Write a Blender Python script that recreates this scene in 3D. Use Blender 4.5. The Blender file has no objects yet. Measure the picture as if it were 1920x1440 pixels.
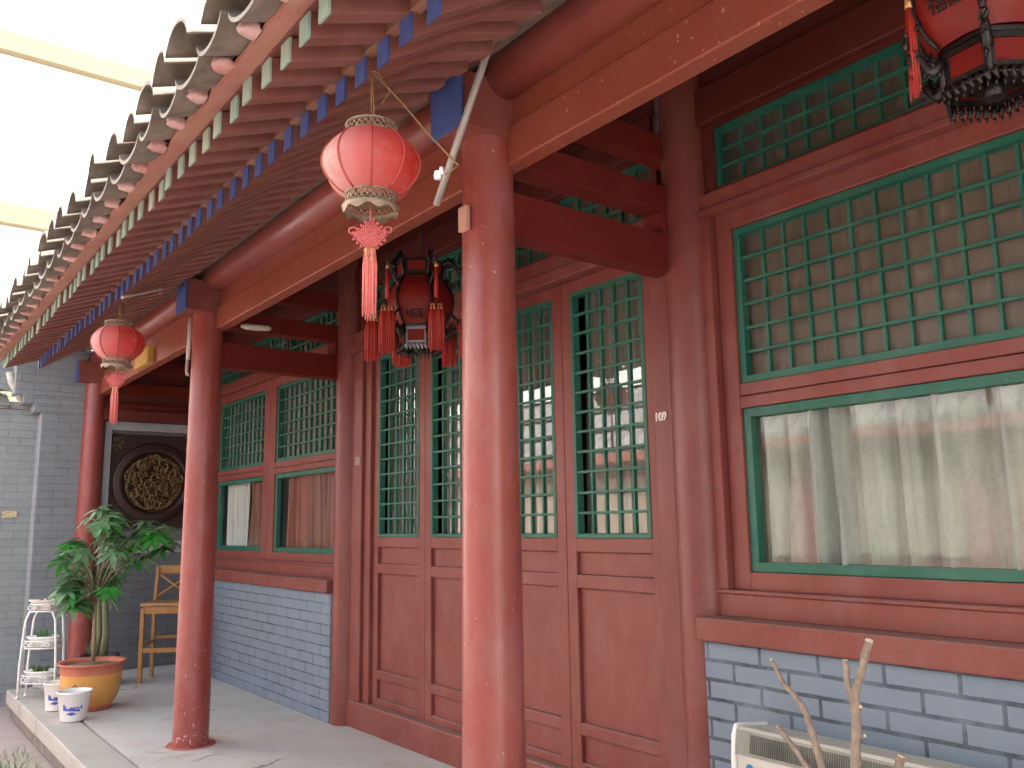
import bpy, bmesh, math, random
from mathutils import Vector, Matrix, noise
R = random.Random(7)
PI = math.pi
scene = bpy.context.scene
# ------------------------------------------------------------------ camera, world, sun, exposure
cam_d = bpy.data.cameras.new("camera"); cam = bpy.data.objects.new("camera", cam_d)
scene.collection.objects.link(cam); scene.camera = cam
fw = Vector((-0.7850219385, 0.5981851052, 0.160981787)); rt = Vector((0.604112278, 0.7967631576, -0.014725031))
up = rt.cross(fw)
M = Matrix((rt, up, -fw)).transposed().to_4x4(); M.translation = Vector((1.570063, -3.173777, 1.55365))
cam.matrix_world = M
cam_d.sensor_width = 36; cam_d.lens = 1610.771 / 1920 * 36; cam_d.clip_start = 0.05; cam_d.clip_end = 400
SUN_EL, SUN_AZ = math.radians(40), math.radians(33)      # azimuth clockwise from +Y
w = bpy.data.worlds.new("World"); scene.world = w; w.use_nodes = True
nt = w.node_tree; bg = nt.nodes["Background"]
sky = nt.nodes.new("ShaderNodeTexSky"); sky.sky_type = 'NISHITA'; sky.sun_disc = False
sky.sun_elevation = SUN_EL; sky.sun_rotation = SUN_AZ; sky.dust_density = 4.0; sky.air_density = 1.0; sky.ozone_density = 0.4
hs = nt.nodes.new('ShaderNodeHueSaturation'); hs.inputs['Saturation'].default_value = .30; hs.inputs['Value'].default_value = 1.0
nt.links.new(sky.outputs[0], hs.inputs['Color']); nt.links.new(hs.outputs[0], bg.inputs[0]); bg.inputs[1].default_value = 0.15
sd = bpy.data.lights.new("sun", 'SUN'); sd.energy = 2.0; sd.angle = math.radians(0.5); sd.color = (1, 0.94, 0.84)
so = bpy.data.objects.new("sun", sd); scene.collection.objects.link(so)
sv = Vector((math.sin(SUN_AZ) * math.cos(SUN_EL), math.cos(SUN_AZ) * math.cos(SUN_EL), math.sin(SUN_EL)))
so.rotation_euler = sv.to_track_quat('Z', 'Y').to_euler()
scene.view_settings.view_transform = 'Standard'; scene.view_settings.look = 'None'
scene.view_settings.exposure = 3.05; scene.view_settings.gamma = 1
scene.cycles.max_bounces = 8; scene.cycles.diffuse_bounces = 4; scene.cycles.transparent_max_bounces = 16

# ------------------------------------------------------------------ helpers
COL = scene.collection
ORI = {}
def thing(name, label, cat, loc=(0, 0, 0), group=None):
    o = bpy.data.objects.new(name, None); COL.objects.link(o); o.location = loc; o.empty_display_size = 0.1
    o['label'] = label; o['category'] = cat
    if group: o['group'] = group
    ORI[o.name] = Vector(loc); return o
def tag(o, label, cat, group=None):
    o['label'] = label; o['category'] = cat
    if group: o['group'] = group
    return o
class MB:
    def __init__(s): s.v = []; s.f = []; s.m = []; s.sm = []
    def add(s, vs, fs, mi=0, smooth=False):
        n = len(s.v); s.v += [Vector(p) for p in vs]
        for f in fs: s.f.append([i + n for i in f]); s.m.append(mi); s.sm.append(smooth)
        return s
    def box(s, x0, x1, y0, y1, z0, z1, mi=0, T=None):
        vs = [Vector(p) for p in ((x0,y0,z0),(x1,y0,z0),(x1,y1,z0),(x0,y1,z0),(x0,y0,z1),(x1,y0,z1),(x1,y1,z1),(x0,y1,z1))]
        if T: vs = [T @ p for p in vs]
        return s.add(vs, [(3,2,1,0),(4,5,6,7),(0,1,5,4),(1,2,6,5),(2,3,7,6),(3,0,4,7)], mi)
    def tube(s, pts, r, n=8, mi=0, smooth=True, cap=True):
        pts = [Vector(p) for p in pts]; rs = r if isinstance(r, (list, tuple)) else [r] * len(pts)
        t0 = (pts[1] - pts[0]).normalized(); a = t0.orthogonal().normalized(); vs = []
        for i, p in enumerate(pts):
            t = ((pts[min(i+1, len(pts)-1)] - pts[max(i-1, 0)])).normalized()
            a = (a - t * a.dot(t)); a = a.normalized() if a.length > 1e-6 else t.orthogonal().normalized()
            b = t.cross(a)
            for k in range(n):
                c = 2 * PI * k / n; vs.append(p + (a * math.cos(c) + b * math.sin(c)) * rs[i])
        fs = []
        for i in range(len(pts) - 1):
            for k in range(n):
                fs.append((i*n+k, i*n+(k+1) % n, (i+1)*n+(k+1) % n, (i+1)*n+k))
        s.add(vs, fs, mi, smooth)
        if cap:
            m = len(pts); s.add(vs[:n], [tuple(range(n-1, -1, -1))], mi); s.add(vs[-n:], [tuple(range(n))], mi)
        return s
    def lathe(s, prof, c, n=32, mi=0, smooth=True, axis='z', T=None, wob=None):
        vs = []; c = Vector(c)
        for (r, h) in prof:
            for k in range(n):
                a = 2 * PI * k / n; rr = r * (wob(a, h) if wob else 1)
                q = Vector((rr * math.cos(a), rr * math.sin(a), h))
                if axis == 'x': q = Vector((h, q.x, q.y))
                vs.append(c + q if not T else T @ (c + q))
        fs = []
        for i in range(len(prof) - 1):
            for k in range(n): fs.append((i*n+k, i*n+(k+1) % n, (i+1)*n+(k+1) % n, (i+1)*n+k))
        return s.add(vs, fs, mi, smooth)
    def prism(s, poly, x0, x1, mi=0):                       # poly in (y,z), extruded along x
        n = len(poly); vs = [(x0, y, z) for y, z in poly] + [(x1, y, z) for y, z in poly]
        fs = [tuple(range(n-1, -1, -1)), tuple(range(n, 2*n))] + [(i, (i+1) % n, n+(i+1) % n, n+i) for i in range(n)]
        return s.add(vs, fs, mi)
    def build(s, name, mats, parent=None, bevel=0, solid=0, fix=True):
        base = Vector((0, 0, 0)); q = parent
        while q is not None and q.name in ORI and q.type != 'EMPTY': q = q.parent
        if q is not None: base = ORI[q.name]
        me = bpy.data.meshes.new(name); me.from_pydata([tuple(p - base) for p in s.v], [], s.f)
        if not isinstance(mats, (list, tuple)): mats = [mats]
        for m in mats: me.materials.append(m)
        for i, p in enumerate(me.polygons):
            p.material_index = s.m[i]; p.use_smooth = s.sm[i]
        if fix:
            bm = bmesh.new(); bm.from_mesh(me); bmesh.ops.remove_doubles(bm, verts=bm.verts, dist=1e-5)
            bmesh.ops.recalc_face_normals(bm, faces=bm.faces); bm.to_mesh(me); bm.free()
        o = bpy.data.objects.new(name, me); COL.objects.link(o)
        if parent: o.parent = parent
        ORI[o.name] = base
        if solid:
            md = o.modifiers.new("s", 'SOLIDIFY'); md.thickness = solid; md.offset = 0
        if bevel:
            md = o.modifiers.new("b", 'BEVEL'); md.width = bevel; md.segments = 2; md.limit_method = 'ANGLE'; md.angle_limit = math.radians(50)
            md.harden_normals = False
        return o
def copy_at(src, off, parent):
    c = src.copy(); COL.objects.link(c); c.parent = parent; c.location = Vector(src.location) + Vector(off)
    for ch in list(src.children):
        d = ch.copy(); COL.objects.link(d); d.parent = c
    return c
def copy_tree(o, parent=None):
    c = o.copy(); COL.objects.link(c); c.parent = parent
    for ch in list(o.children): copy_tree(ch, c)
    return c

# ------------------------------------------------------------------ materials
def newmat(name):
    m = bpy.data.materials.new(name); m.use_nodes = True; t = m.node_tree; b = t.nodes["Principled BSDF"]
    return m, t, b
def N(t, typ, **k):
    n = t.nodes.new(typ)
    for a, v in k.items(): setattr(n, a, v)
    return n
def L(t, a, b): t.links.new(a, b)
def mixc(t, fac, a, b):
    n = N(t, "ShaderNodeMix", data_type='RGBA')
    if hasattr(fac, 'links'): L(t, fac, n.inputs[0])
    else: n.inputs[0].default_value = fac
    for i, v in ((6, a), (7, b)):
        if hasattr(v, 'links'): L(t, v, n.inputs[i])
        else: n.inputs[i].default_value = (*v, 1)
    return n.outputs[2]
def noise_(t, scale, detail=4, rough=.6, vec=None, lo=None, hi=None):
    n = N(t, "ShaderNodeTexNoise"); n.inputs['Scale'].default_value = scale; n.inputs['Detail'].default_value = detail
    n.inputs['Roughness'].default_value = rough
    if vec is not None: L(t, vec, n.inputs['Vector'])
    if lo is None: return n.outputs[0]
    r = N(t, "ShaderNodeMapRange"); r.inputs[1].default_value = lo; r.inputs[2].default_value = hi; L(t, n.outputs[0], r.inputs[0])
    return r.outputs[0]
def wcoord(t, sc=(1, 1, 1)):
    g = N(t, "ShaderNodeNewGeometry"); mp = N(t, "ShaderNodeMapping"); mp.inputs['Scale'].default_value = sc
    L(t, g.outputs['Position'], mp.inputs[0]); return mp.outputs[0]
def bump(t, b, h, s=.3, d=.01):
    n = N(t, "ShaderNodeBump"); n.inputs['Strength'].default_value = s; n.inputs['Distance'].default_value = d
    L(t, h, n.inputs['Height']); L(t, n.outputs[0], b.inputs['Normal'])
def setn(b, k, v): b.inputs[k].default_value = v
def paint(name, c1, c2, rough=.45, dust=.35, dustc=(.30, .19, .16), chip=0, chipc=(.55, .38, .33), chipz=None, spec=.5, stretch=(1, 1, 1), bmp=.25):
    """old oil paint on wood: tone variation, dust on upward faces, grain and flaking chips"""
    m, t, b = newmat(name); v = wcoord(t, stretch)
    c = mixc(t, noise_(t, 3.0, 5, .65, v, .35, .68), c1, c2)
    c = mixc(t, noise_(t, 40, 3, .6, v, .62, .8), c, tuple(x * .72 for x in c1))
    g = N(t, "ShaderNodeNewGeometry"); sp = N(t, "ShaderNodeSeparateXYZ"); L(t, g.outputs['Normal'], sp.inputs[0])
    r = N(t, "ShaderNodeMapRange"); r.inputs[1].default_value = .3; r.inputs[2].default_value = .95; L(t, sp.outputs[2], r.inputs[0])
    mu = N(t, "ShaderNodeMath", operation='MULTIPLY'); L(t, r.outputs[0], mu.inputs[0]); mu.inputs[1].default_value = .85
    c = mixc(t, mu.outputs[0], c, dustc)
    d2 = noise_(t, 6, 6, .7, wcoord(t, (1, 1, .5)), .45, .75)
    m2 = N(t, "ShaderNodeMath", operation='MULTIPLY'); L(t, d2, m2.inputs[0]); m2.inputs[1].default_value = dust
    c = mixc(t, m2.outputs[0], c, dustc)
    hgt = noise_(t, 60, 4, .6, v)
    if chip:
        ch = noise_(t, 45, 3, .55, wcoord(t, (1, 1, .8)), .70 - chip * .08, .715 - chip * .08)
        if chipz:
            s2 = N(t, "ShaderNodeSeparateXYZ"); L(t, g.outputs['Position'], s2.inputs[0])
            rr = N(t, "ShaderNodeMapRange"); rr.inputs[1].default_value = chipz[1]; rr.inputs[2].default_value = chipz[0]; L(t, s2.outputs[2], rr.inputs[0])
            big = noise_(t, 48, 3, .55, wcoord(t, (1, 1, .8)))
            ad = N(t, "ShaderNodeMath", operation='MULTIPLY_ADD'); L(t, rr.outputs[0], ad.inputs[0]); ad.inputs[1].default_value = .13; L(t, big, ad.inputs[2])
            r3 = N(t, "ShaderNodeMapRange"); r3.inputs[1].default_value = .72; r3.inputs[2].default_value = .73; L(t, ad.outputs[0], r3.inputs[0]); ch = r3.outputs[0]
        c = mixc(t, ch, c, chipc)
    L(t, c, b.inputs['Base Color'])
    rv = N(t, "ShaderNodeMapRange"); rv.inputs[3].default_value = rough - .08; rv.inputs[4].default_value = rough + .18
    L(t, noise_(t, 5, 5, .6, v), rv.inputs[0]); L(t, rv.outputs[0], b.inputs['Roughness'])
    setn(b, 'Specular IOR Level', spec); bump(t, b, hgt, bmp, .004)
    return m
def plain(name, c, rough=.6, var=.15, sc=12, metal=0, spec=.5, bmp=.15):
    m, t, b = newmat(name); v = wcoord(t)
    cc = mixc(t, noise_(t, sc, 4, .6, v, .3, .7), tuple(x * (1 - var) for x in c), tuple(min(1, x * (1 + var)) for x in c))
    L(t, cc, b.inputs['Base Color']); setn(b, 'Roughness', rough); setn(b, 'Metallic', metal); setn(b, 'Specular IOR Level', spec)
    if bmp: bump(t, b, noise_(t, sc * 5, 3, .6, v), bmp, .004)
    return m
def bricks(name, axes, c1, c2, mortar, bw, rh, ms, ox=0, oz=0, rough=.75, smear=None, plastz=None):
    m, t, b = newmat(name); g = N(t, "ShaderNodeNewGeometry"); s = N(t, "ShaderNodeSeparateXYZ"); L(t, g.outputs['Position'], s.inputs[0])
    cb = N(t, "ShaderNodeCombineXYZ")
    wob = noise_(t, 9, 2, .5, g.outputs['Position'])
    for i, (a, off) in enumerate(((axes[0], ox), (axes[1], oz))):
        ad = N(t, "ShaderNodeMath", operation='ADD'); ad.inputs[1].default_value = -off - .002; L(t, s.outputs[a], ad.inputs[0])
        a2 = N(t, "ShaderNodeMath", operation='MULTIPLY_ADD'); L(t, wob, a2.inputs[0]); a2.inputs[1].default_value = .006; L(t, ad.outputs[0], a2.inputs[2])
        L(t, a2.outputs[0], cb.inputs[i])
    br = N(t, "ShaderNodeTexBrick"); br.offset = .5; L(t, cb.outputs[0], br.inputs['Vector'])
    br.inputs['Scale'].default_value = 1; br.inputs['Brick Width'].default_value = bw; br.inputs['Row Height'].default_value = rh
    br.inputs['Mortar Size'].default_value = ms; br.inputs['Mortar Smooth'].default_value = .25; br.inputs['Bias'].default_value = 0
    br.inputs['Color1'].default_value = (*c1, 1); br.inputs['Color2'].default_value = (*c2, 1); br.inputs['Mortar'].default_value = (*mortar, 1)
    v = g.outputs['Position']
    c = mixc(t, noise_(t, 4, 6, .7, v, .35, .75), br.outputs[0], tuple(x * 1.25 for x in c1))
    n1 = noise_(t, 30, 4, .7, v, .55, .8); c2_ = N(t, "ShaderNodeMath", operation='MULTIPLY'); L(t, n1, c2_.inputs[0]); c2_.inputs[1].default_value = .25
    c = mixc(t, c2_.outputs[0], c, tuple(x * .6 for x in c1))
    if smear:
        k = noise_(t, 13, 5, .65, wcoord(t, (1, 1, 1.6)), .70, .715)
        rr = N(t, "ShaderNodeMapRange"); rr.inputs[1].default_value = smear[1]; rr.inputs[2].default_value = smear[0]; L(t, s.outputs[2], rr.inputs[0])
        mm = N(t, "ShaderNodeMath", operation='MULTIPLY'); L(t, k, mm.inputs[0]); L(t, rr.outputs[0], mm.inputs[1])
        c = mixc(t, mm.outputs[0], c, (.6, .6, .58))
    L(t, c, b.inputs['Base Color']); setn(b, 'Roughness', rough)
    inv = N(t, "ShaderNodeMath", operation='SUBTRACT'); inv.inputs[0].default_value = 1; L(t, br.outputs['Fac'], inv.inputs[1])
    hh = N(t, "ShaderNodeMath", operation='MULTIPLY_ADD'); L(t, noise_(t, 45, 4, .6, v), hh.inputs[0]); hh.inputs[1].default_value = .25; L(t, inv.outputs[0], hh.inputs[2])
    bump(t, b, hh.outputs[0], .6, .006)
    return m
RED = paint("red_paint", (.180, .040, .030), (.215, .054, .040), .45, .28, (.28, .17, .15))
RED_COL = paint("red_column_paint", (.26, .050, .042), (.31, .068, .056), .32, .25, (.40, .26, .26), chip=1, chipc=(.56, .36, .30), chipz=(-.1, .75), spec=.6, stretch=(1, 1, .6))
RED_PUR = paint("red_purlin_paint", (.25, .050, .038), (.30, .068, .050), .30, .18, (.36, .22, .19), spec=.7)
RED_LIN = paint("red_lintel_paint", (.23, .052, .030), (.27, .066, .038), .40, .2, (.30, .15, .11), chip=.25, chipc=(.50, .27, .20))
RED_RAFT = paint("red_rafter_paint", (.20, .068, .052), (.24, .088, .068), .6, .45, (.28, .16, .13))
BEAM_SHADED = paint("shaded_beam_red", (.125, .013, .009), (.15, .017, .012), .55, .04, (.3, .12, .08), spec=.2)  # red deepened for the beams: veranda shadow put into the base colour
RED_SHADED = paint("shaded_red_paint", (.105, .015, .011), (.13, .020, .014), .5, .08, (.16, .06, .05))  # red darkened for upper timbers: shade under the roof is in the colour
GREEN = paint("green_paint", (.008, .10, .065), (.014, .13, .088), .45, .30, (.13, .24, .19))
BLUE = paint("blue_paint", (.045, .080, .26), (.055, .095, .30), .7, .2, (.16, .17, .28))
PALEG = paint("pale_green_paint", (.27, .44, .38), (.40, .48, .36), .6, .2, (.5, .5, .4))
FASC = paint("fascia_paint", (.44, .17, .14), (.50, .26, .18), .75, .5, (.56, .38, .28))
PINKM = paint("pink_mortar", (.46, .20, .18), (.62, .45, .43), .85, .5, (.66, .56, .52), bmp=1.0)
TILE = plain("grey_clay_tile", (.20, .165, .135), .8, .35, 9, bmp=.5)
TILE_RIM = plain("tile_rim_lime", (.30, .28, .24), .85, .2, 15, bmp=.5)
BRK = bricks("painted_brick", (0, 2), (.155, .205, .26), (.18, .23, .285), (.010, .022, .032), .285, .0845, .0088, ox=-.0035, oz=0, smear=(.1, .75), rough=.6)
BRK_L = bricks("painted_brick_left", (0, 2), (.165, .22, .28), (.195, .25, .31), (.03, .05, .075), .285, .0845, .0062, ox=-5.12, smear=(-.3, .9), rough=.6)
BRK_END = bricks("painted_brick_end", (1, 2), (.24, .285, .31), (.27, .31, .33), (.09, .12, .14), .285, .0845, .0045, rough=.6)
BRK_S = bricks("side_brick", (1, 2), (.13, .145, .16), (.16, .17, .185), (.055, .062, .07), .27, .0855, .004, oz=.02)
BRK_G = bricks("grey_brick_side", (1, 2), (.22, .245, .25), (.26, .285, .29), (.13, .145, .15), .25, .0855, .004, oz=.02, rough=.8)
BRK_LIT = bricks("lit_grey_brick", (0, 2), (.26, .28, .29), (.30, .31, .32), (.17, .18, .18), .25, .0855, .004, oz=.02, rough=.8)  # paler brick for the pier front: the light it catches is in the colour
PLAST = plain("grey_plaster", (.19, .195, .20), .85, .12, 5)
FRAMEG = plain("pale_grey_moulding", (.33, .36, .39), .6, .1, 6)
CONC = plain("white_render", (.82, .80, .74), .8, .04, 2, bmp=.05)
CREAM = plain("cream_ledge", (.135, .112, .065), .8, .06, 2, bmp=.05)
WHITE = plain("white_enamel", (.84, .84, .81), .35, .05, 20, bmp=.03)
BLACKW = plain("black_lacquer_wood", (.012, .009, .009), .4, .3, 30, spec=.5, bmp=.4)
GOLDC = plain("old_gold", (.19, .125, .055), .5, .35, 18, metal=.35, bmp=.3)
DBROWN = plain("dark_carved_wood", (.035, .016, .012), .45, .3, 20, bmp=.4)
WOOD = plain("stool_wood", (.42, .21, .07), .5, .15, 10)
ROPE = plain("brown_cord", (.28, .17, .07), .9, .2, 60)
BRASS = plain("tarnished_filigree", (.30, .235, .165), .55, .3, 30, metal=.4)
YEL = plain("yellow_card", (.50, .30, .06), .7, .1, 8)
STEEL = plain("grey_rod", (.42, .40, .38), .5, .1, 20, metal=.2)
PIPE = plain("pale_pipe", (.55, .50, .46), .6, .1, 10)
BARK = plain("pale_bark", (.24, .185, .145), .85, .25, 40, bmp=.8)
CUT = plain("cut_wood_end", (.72, .60, .42), .8, .1, 30)
TRUNK = plain("plant_trunk", (.30, .23, .17), .85, .25, 30, bmp=.6)
GTRUNK = plain("mossy_trunk", (.20, .21, .12), .85, .25, 20, bmp=.6)
SOIL = plain("soil", (.17, .12, .08), .95, .4, 25, bmp=1)
TASS = plain("tassel_silk", (.40, .028, .016), .55, .15, 80)
TASSP = plain("faded_tassel_silk", (.66, .17, .15), .55, .15, 80)
KNOT = plain("faded_knot_cord", (.55, .12, .12), .6, .15, 60)
GOLD = plain("gold_thread", (.62, .34, .16), .4, .2, 50, metal=.3)
GREYP = plain("grey_lantern_frame", (.30, .31, .34), .5, .1, 20)
MARK = plain("dark_ink", (.02, .012, .012), .6, .1, 20)
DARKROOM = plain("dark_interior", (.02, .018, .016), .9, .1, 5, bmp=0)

def leafmat(name, a, b_, gloss=.42, trans=.25):
    m, t, b = newmat(name); v = wcoord(t); n = N(t, "ShaderNodeObjectInfo")
    c = mixc(t, noise_(t, 7, 3, .6, v, .35, .65), a, b_)
    L(t, c, b.inputs['Base Color']); setn(b, 'Roughness', gloss); setn(b, 'Specular IOR Level', .35)
    tr = N(t, "ShaderNodeBsdfTranslucent"); L(t, c, tr.inputs[0]); mx = N(t, "ShaderNodeMixShader"); mx.inputs[0].default_value = trans
    L(t, b.outputs[0], mx.inputs[1]); L(t, tr.outputs[0], mx.inputs[2]); L(t, mx.outputs[0], t.nodes["Material Output"].inputs[0])
    return m
LEAF = leafmat("leaf_green", (.11, .22, .11), (.20, .36, .18), .33)
LEAF2 = leafmat("leaf_fresh", (.03, .24, .03), (.06, .32, .05))
LEAF3 = leafmat("leaf_grass", (.09, .19, .06), (.16, .27, .09))
HEDGE = leafmat("hedge_leaf", (.05, .12, .03), (.12, .22, .06))

def glassmat(name, refl=.75, tint=(.96, .98, .96), ro=.015, ior=1.5):
    m, t, b = newmat(name); out = t.nodes["Material Output"]; t.nodes.remove(b)
    tr = N(t, "ShaderNodeBsdfTransparent"); tr.inputs[0].default_value = (*tint, 1); gl = N(t, "ShaderNodeBsdfGlossy"); gl.inputs['Roughness'].default_value = ro
    gl.inputs[0].default_value = (.95, .97, .97, 1)
    fr = N(t, "ShaderNodeFresnel"); fr.inputs[0].default_value = ior
    nz = noise_(t, 2.2, 1, .4, wcoord(t)); bp_ = N(t, "ShaderNodeBump"); bp_.inputs['Strength'].default_value = .08; bp_.inputs['Distance'].default_value = .02
    L(t, nz, bp_.inputs['Height']); L(t, bp_.outputs[0], gl.inputs['Normal'])
    mu = N(t, "ShaderNodeMath", operation='MULTIPLY_ADD'); L(t, fr.outputs[0], mu.inputs[0]); mu.inputs[1].default_value = refl; mu.inputs[2].default_value = .03
    ge = N(t, 'ShaderNodeNewGeometry'); bf = N(t, 'ShaderNodeMath', operation='SUBTRACT'); bf.inputs[0].default_value = 1; L(t, ge.outputs['Backfacing'], bf.inputs[1])
    mb_ = N(t, 'ShaderNodeMath', operation='MULTIPLY'); L(t, mu.outputs[0], mb_.inputs[0]); L(t, bf.outputs[0], mb_.inputs[1]); mu = mb_
    mx = N(t, "ShaderNodeMixShader"); L(t, mu.outputs[0], mx.inputs[0]); L(t, tr.outputs[0], mx.inputs[1]); L(t, gl.outputs[0], mx.inputs[2]); L(t, mx.outputs[0], out.inputs[0])
    return m
GLASS = glassmat("window_glass", 1.0); GLASS_M = glassmat("dusty_glass", .6, (.9, .9, .88), .45); GLASS_D = glassmat("door_glass", 1.8, ior=1.6)
def clothmat(name, a, b_, pat=0, sc=18, trans=.3):
    m, t, b = newmat(name); v = wcoord(t, (1, 1, .8)); c = mixc(t, noise_(t, 3, 4, .6, wcoord(t, (3, 1, .4)), .3, .7), a, b_)
    if pat:
        nn_ = noise_(t, sc, 3, .5, wcoord(t, (1, 1, .75))); su = N(t, "ShaderNodeMath", operation='SUBTRACT'); L(t, nn_, su.inputs[0]); su.inputs[1].default_value = .5
        ab = N(t, "ShaderNodeMath", operation='ABSOLUTE'); L(t, su.outputs[0], ab.inputs[0]); rr = N(t, "ShaderNodeMapRange"); rr.inputs[1].default_value = .05; rr.inputs[2].default_value = .01; L(t, ab.outputs[0], rr.inputs[0])
        mu = N(t, "ShaderNodeMath", operation='MULTIPLY'); L(t, rr.outputs[0], mu.inputs[0]); mu.inputs[1].default_value = pat
        c = mixc(t, mu.outputs[0], c, tuple(x * .55 for x in a))
    L(t, c, b.inputs['Base Color']); setn(b, 'Roughness', .85)
    bump(t, b, noise_(t, 120, 2, .5, v), .15, .003)
    return m
LACE = clothmat("lace_curtain", (.32, .35, .325), (.45, .475, .445), .16, 24)
DRAB = clothmat("drab_curtain", (.20, .155, .12), (.25, .20, .16))
PINKC = clothmat("pinkish_curtain", (.26, .10, .075), (.36, .17, .13))
WHITEC = clothmat("white_curtain", (.62, .62, .60), (.74, .74, .72))
GREYC = clothmat("grey_curtain", (.22, .205, .185), (.30, .285, .26))

# ground / floor
def floormat(name, c1, c2, crack=True, warm=(.40, .31, .25)):
    m, t, b = newmat(name); v = wcoord(t)
    c = mixc(t, noise_(t, 1.3, 6, .7, v, .35, .7), c1, c2)
    c = mixc(t, noise_(t, 3.2, 6, .72, v, .50, .72), c, warm)
    st = noise_(t, 2.2, 5, .75, wcoord(t, (1.6, .9, 1)), .60, .66); ms = N(t, "ShaderNodeMath", operation='MULTIPLY'); L(t, st, ms.inputs[0]); ms.inputs[1].default_value = .5
    c = mixc(t, ms.outputs[0], c, tuple(x * .6 for x in c1))
    if crack:
        vo = N(t, "ShaderNodeTexVoronoi", feature='DISTANCE_TO_EDGE'); vo.inputs['Scale'].default_value = .75
        wn = N(t, "ShaderNodeTexNoise"); wn.inputs['Scale'].default_value = 3; wn.inputs['Detail'].default_value = 6; L(t, v, wn.inputs[0])
        va = N(t, "ShaderNodeVectorMath", operation='MULTIPLY_ADD'); L(t, wn.outputs['Color'], va.inputs[0]); va.inputs[1].default_value = (.5, .5, .5); L(t, v, va.inputs[2])
        L(t, va.outputs[0], vo.inputs['Vector']); r = N(t, "ShaderNodeMapRange"); r.inputs[1].default_value = .010; r.inputs[2].default_value = .002; L(t, vo.outputs['Distance'], r.inputs[0])
        mk = N(t, "ShaderNodeMath", operation='MULTIPLY'); L(t, r.outputs[0], mk.inputs[0]); L(t, noise_(t, 1.1, 2, .5, v, .58, .64), mk.inputs[1])
        c = mixc(t, mk.outputs[0], c, (.09, .075, .06))
    L(t, c, b.inputs['Base Color']); setn(b, 'Roughness', .7)
    bump(t, b, noise_(t, 35, 5, .7, v), .4, .004)
    return m
FLOOR = floormat("veranda_concrete", (.49, .49, .485), (.56, .555, .54), warm=(.48, .41, .36))
EDGE = floormat("edge_stone", (.40, .385, .36), (.47, .45, .41), warm=(.42, .36, .30))
GROUND = floormat("courtyard_paving", (.38, .32, .29), (.44, .37, .34), warm=(.36, .27, .24))
RISER = plain("rough_riser", (.22, .19, .18), .9, .3, 10, bmp=1)

# ------------------------------------------------------------------ setting: ground, platform
g = MB(); g.add([(-120, -120, -.28), (120, -120, -.28), (120, 120, -.28), (-120, 120, -.28)], [(0, 1, 2, 3)])
o = g.build("ground", GROUND); o['kind'] = 'structure'
g = MB(); g.box(-9.15, 3.5, -1.50, 3.2, -.27, 0)
o = g.build("veranda_floor", FLOOR); o['kind'] = 'structure'
g = MB(); g.box(-8.62, 3.5, -1.76, -1.505, -.27, -.145, 1)
xs = [-8.64, -6.9, -5.3, -3.6, -1.9, -.2, 1.6, 3.5]
for a, b_ in zip(xs, xs[1:]): g.box(a + .003, b_ - .003, -1.80 + R.uniform(-.006, .006), -1.52, -.14, R.uniform(-.006, .000))
o = g.build("platform_edge", [EDGE, RISER], bevel=.012); o['kind'] = 'structure'

# ------------------------------------------------------------------ the house
H = thing("courtyard_house", "long single storey house with red painted timber front, green lattice windows and grey tiled eaves", "house", (-3.2, 0, 0))
XC = [-9.1, -5.13, -1.346, 2.45]                 # column axes
YC = -1.069
XCI = [-9.02, -5.03, -1.25, 2.45]
def column(x, y, top, r0, r1, nm="column", mt=None):
    m = MB(); prof = []
    for i in range(13):
        f = i / 12; prof.append((r0 + (r1 - r0) * f ** 1.3, top * f))
    prof = [(r0 * 1.0, -.05)] + prof
    m.lathe(prof, (x, y, 0), 40, wob=lambda a, h: 1 + .006 * noise.noise(Vector((math.cos(a) * 2, math.sin(a) * 2, h * 2 + x))))
    o = m.build(nm, mt or RED_COL, H); return o
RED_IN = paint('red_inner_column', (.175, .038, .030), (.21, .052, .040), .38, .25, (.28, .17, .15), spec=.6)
SPL = plain("red_paint_splash", (.42, .12, .10), .8, .25, 8, bmp=.4)
MORT = plain("column_foot_mortar", (.50, .47, .43), .9, .12, 10, bmp=.6)
for x in XC:
    c = column(x, YC, 3.215, .128, .112)
    s = MB(); vs = [(x, YC, .006)]
    nn = 44
    for k in range(nn):
        a = 2 * PI * k / nn; rr = .185 + .03 * noise.noise(Vector((math.cos(a) * 1.5, math.sin(a) * 1.5, x))) + R.uniform(-.006, .006)
        vs.append((x + rr * math.cos(a) * 1.0, YC + rr * math.sin(a), .005))
    s.add(vs, [(0, 1 + k, 1 + (k + 1) % nn) for k in range(nn)]); s.build("paint_splash", SPL, c)
    s = MB(); vs = [(x + .1, YC, .003)]
    for k in range(nn):
        a = 2 * PI * k / nn; rr = .27 + .16 * noise.noise(Vector((math.cos(a) * 2.5, math.sin(a) * 2.5, x + 5))) + R.uniform(-.006, .006)
        vs.append((x + .08 + rr * math.cos(a) * 1.2, YC + rr * math.sin(a), .0025))
    s.add(vs, [(0, 1 + k, 1 + (k + 1) % nn) for k in range(nn)]); s.build("mortar_foot", MORT, c)
for i, x in enumerate(XCI): column(x, .13, 3.9, .130, .124, mt=RED_IN)

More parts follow.
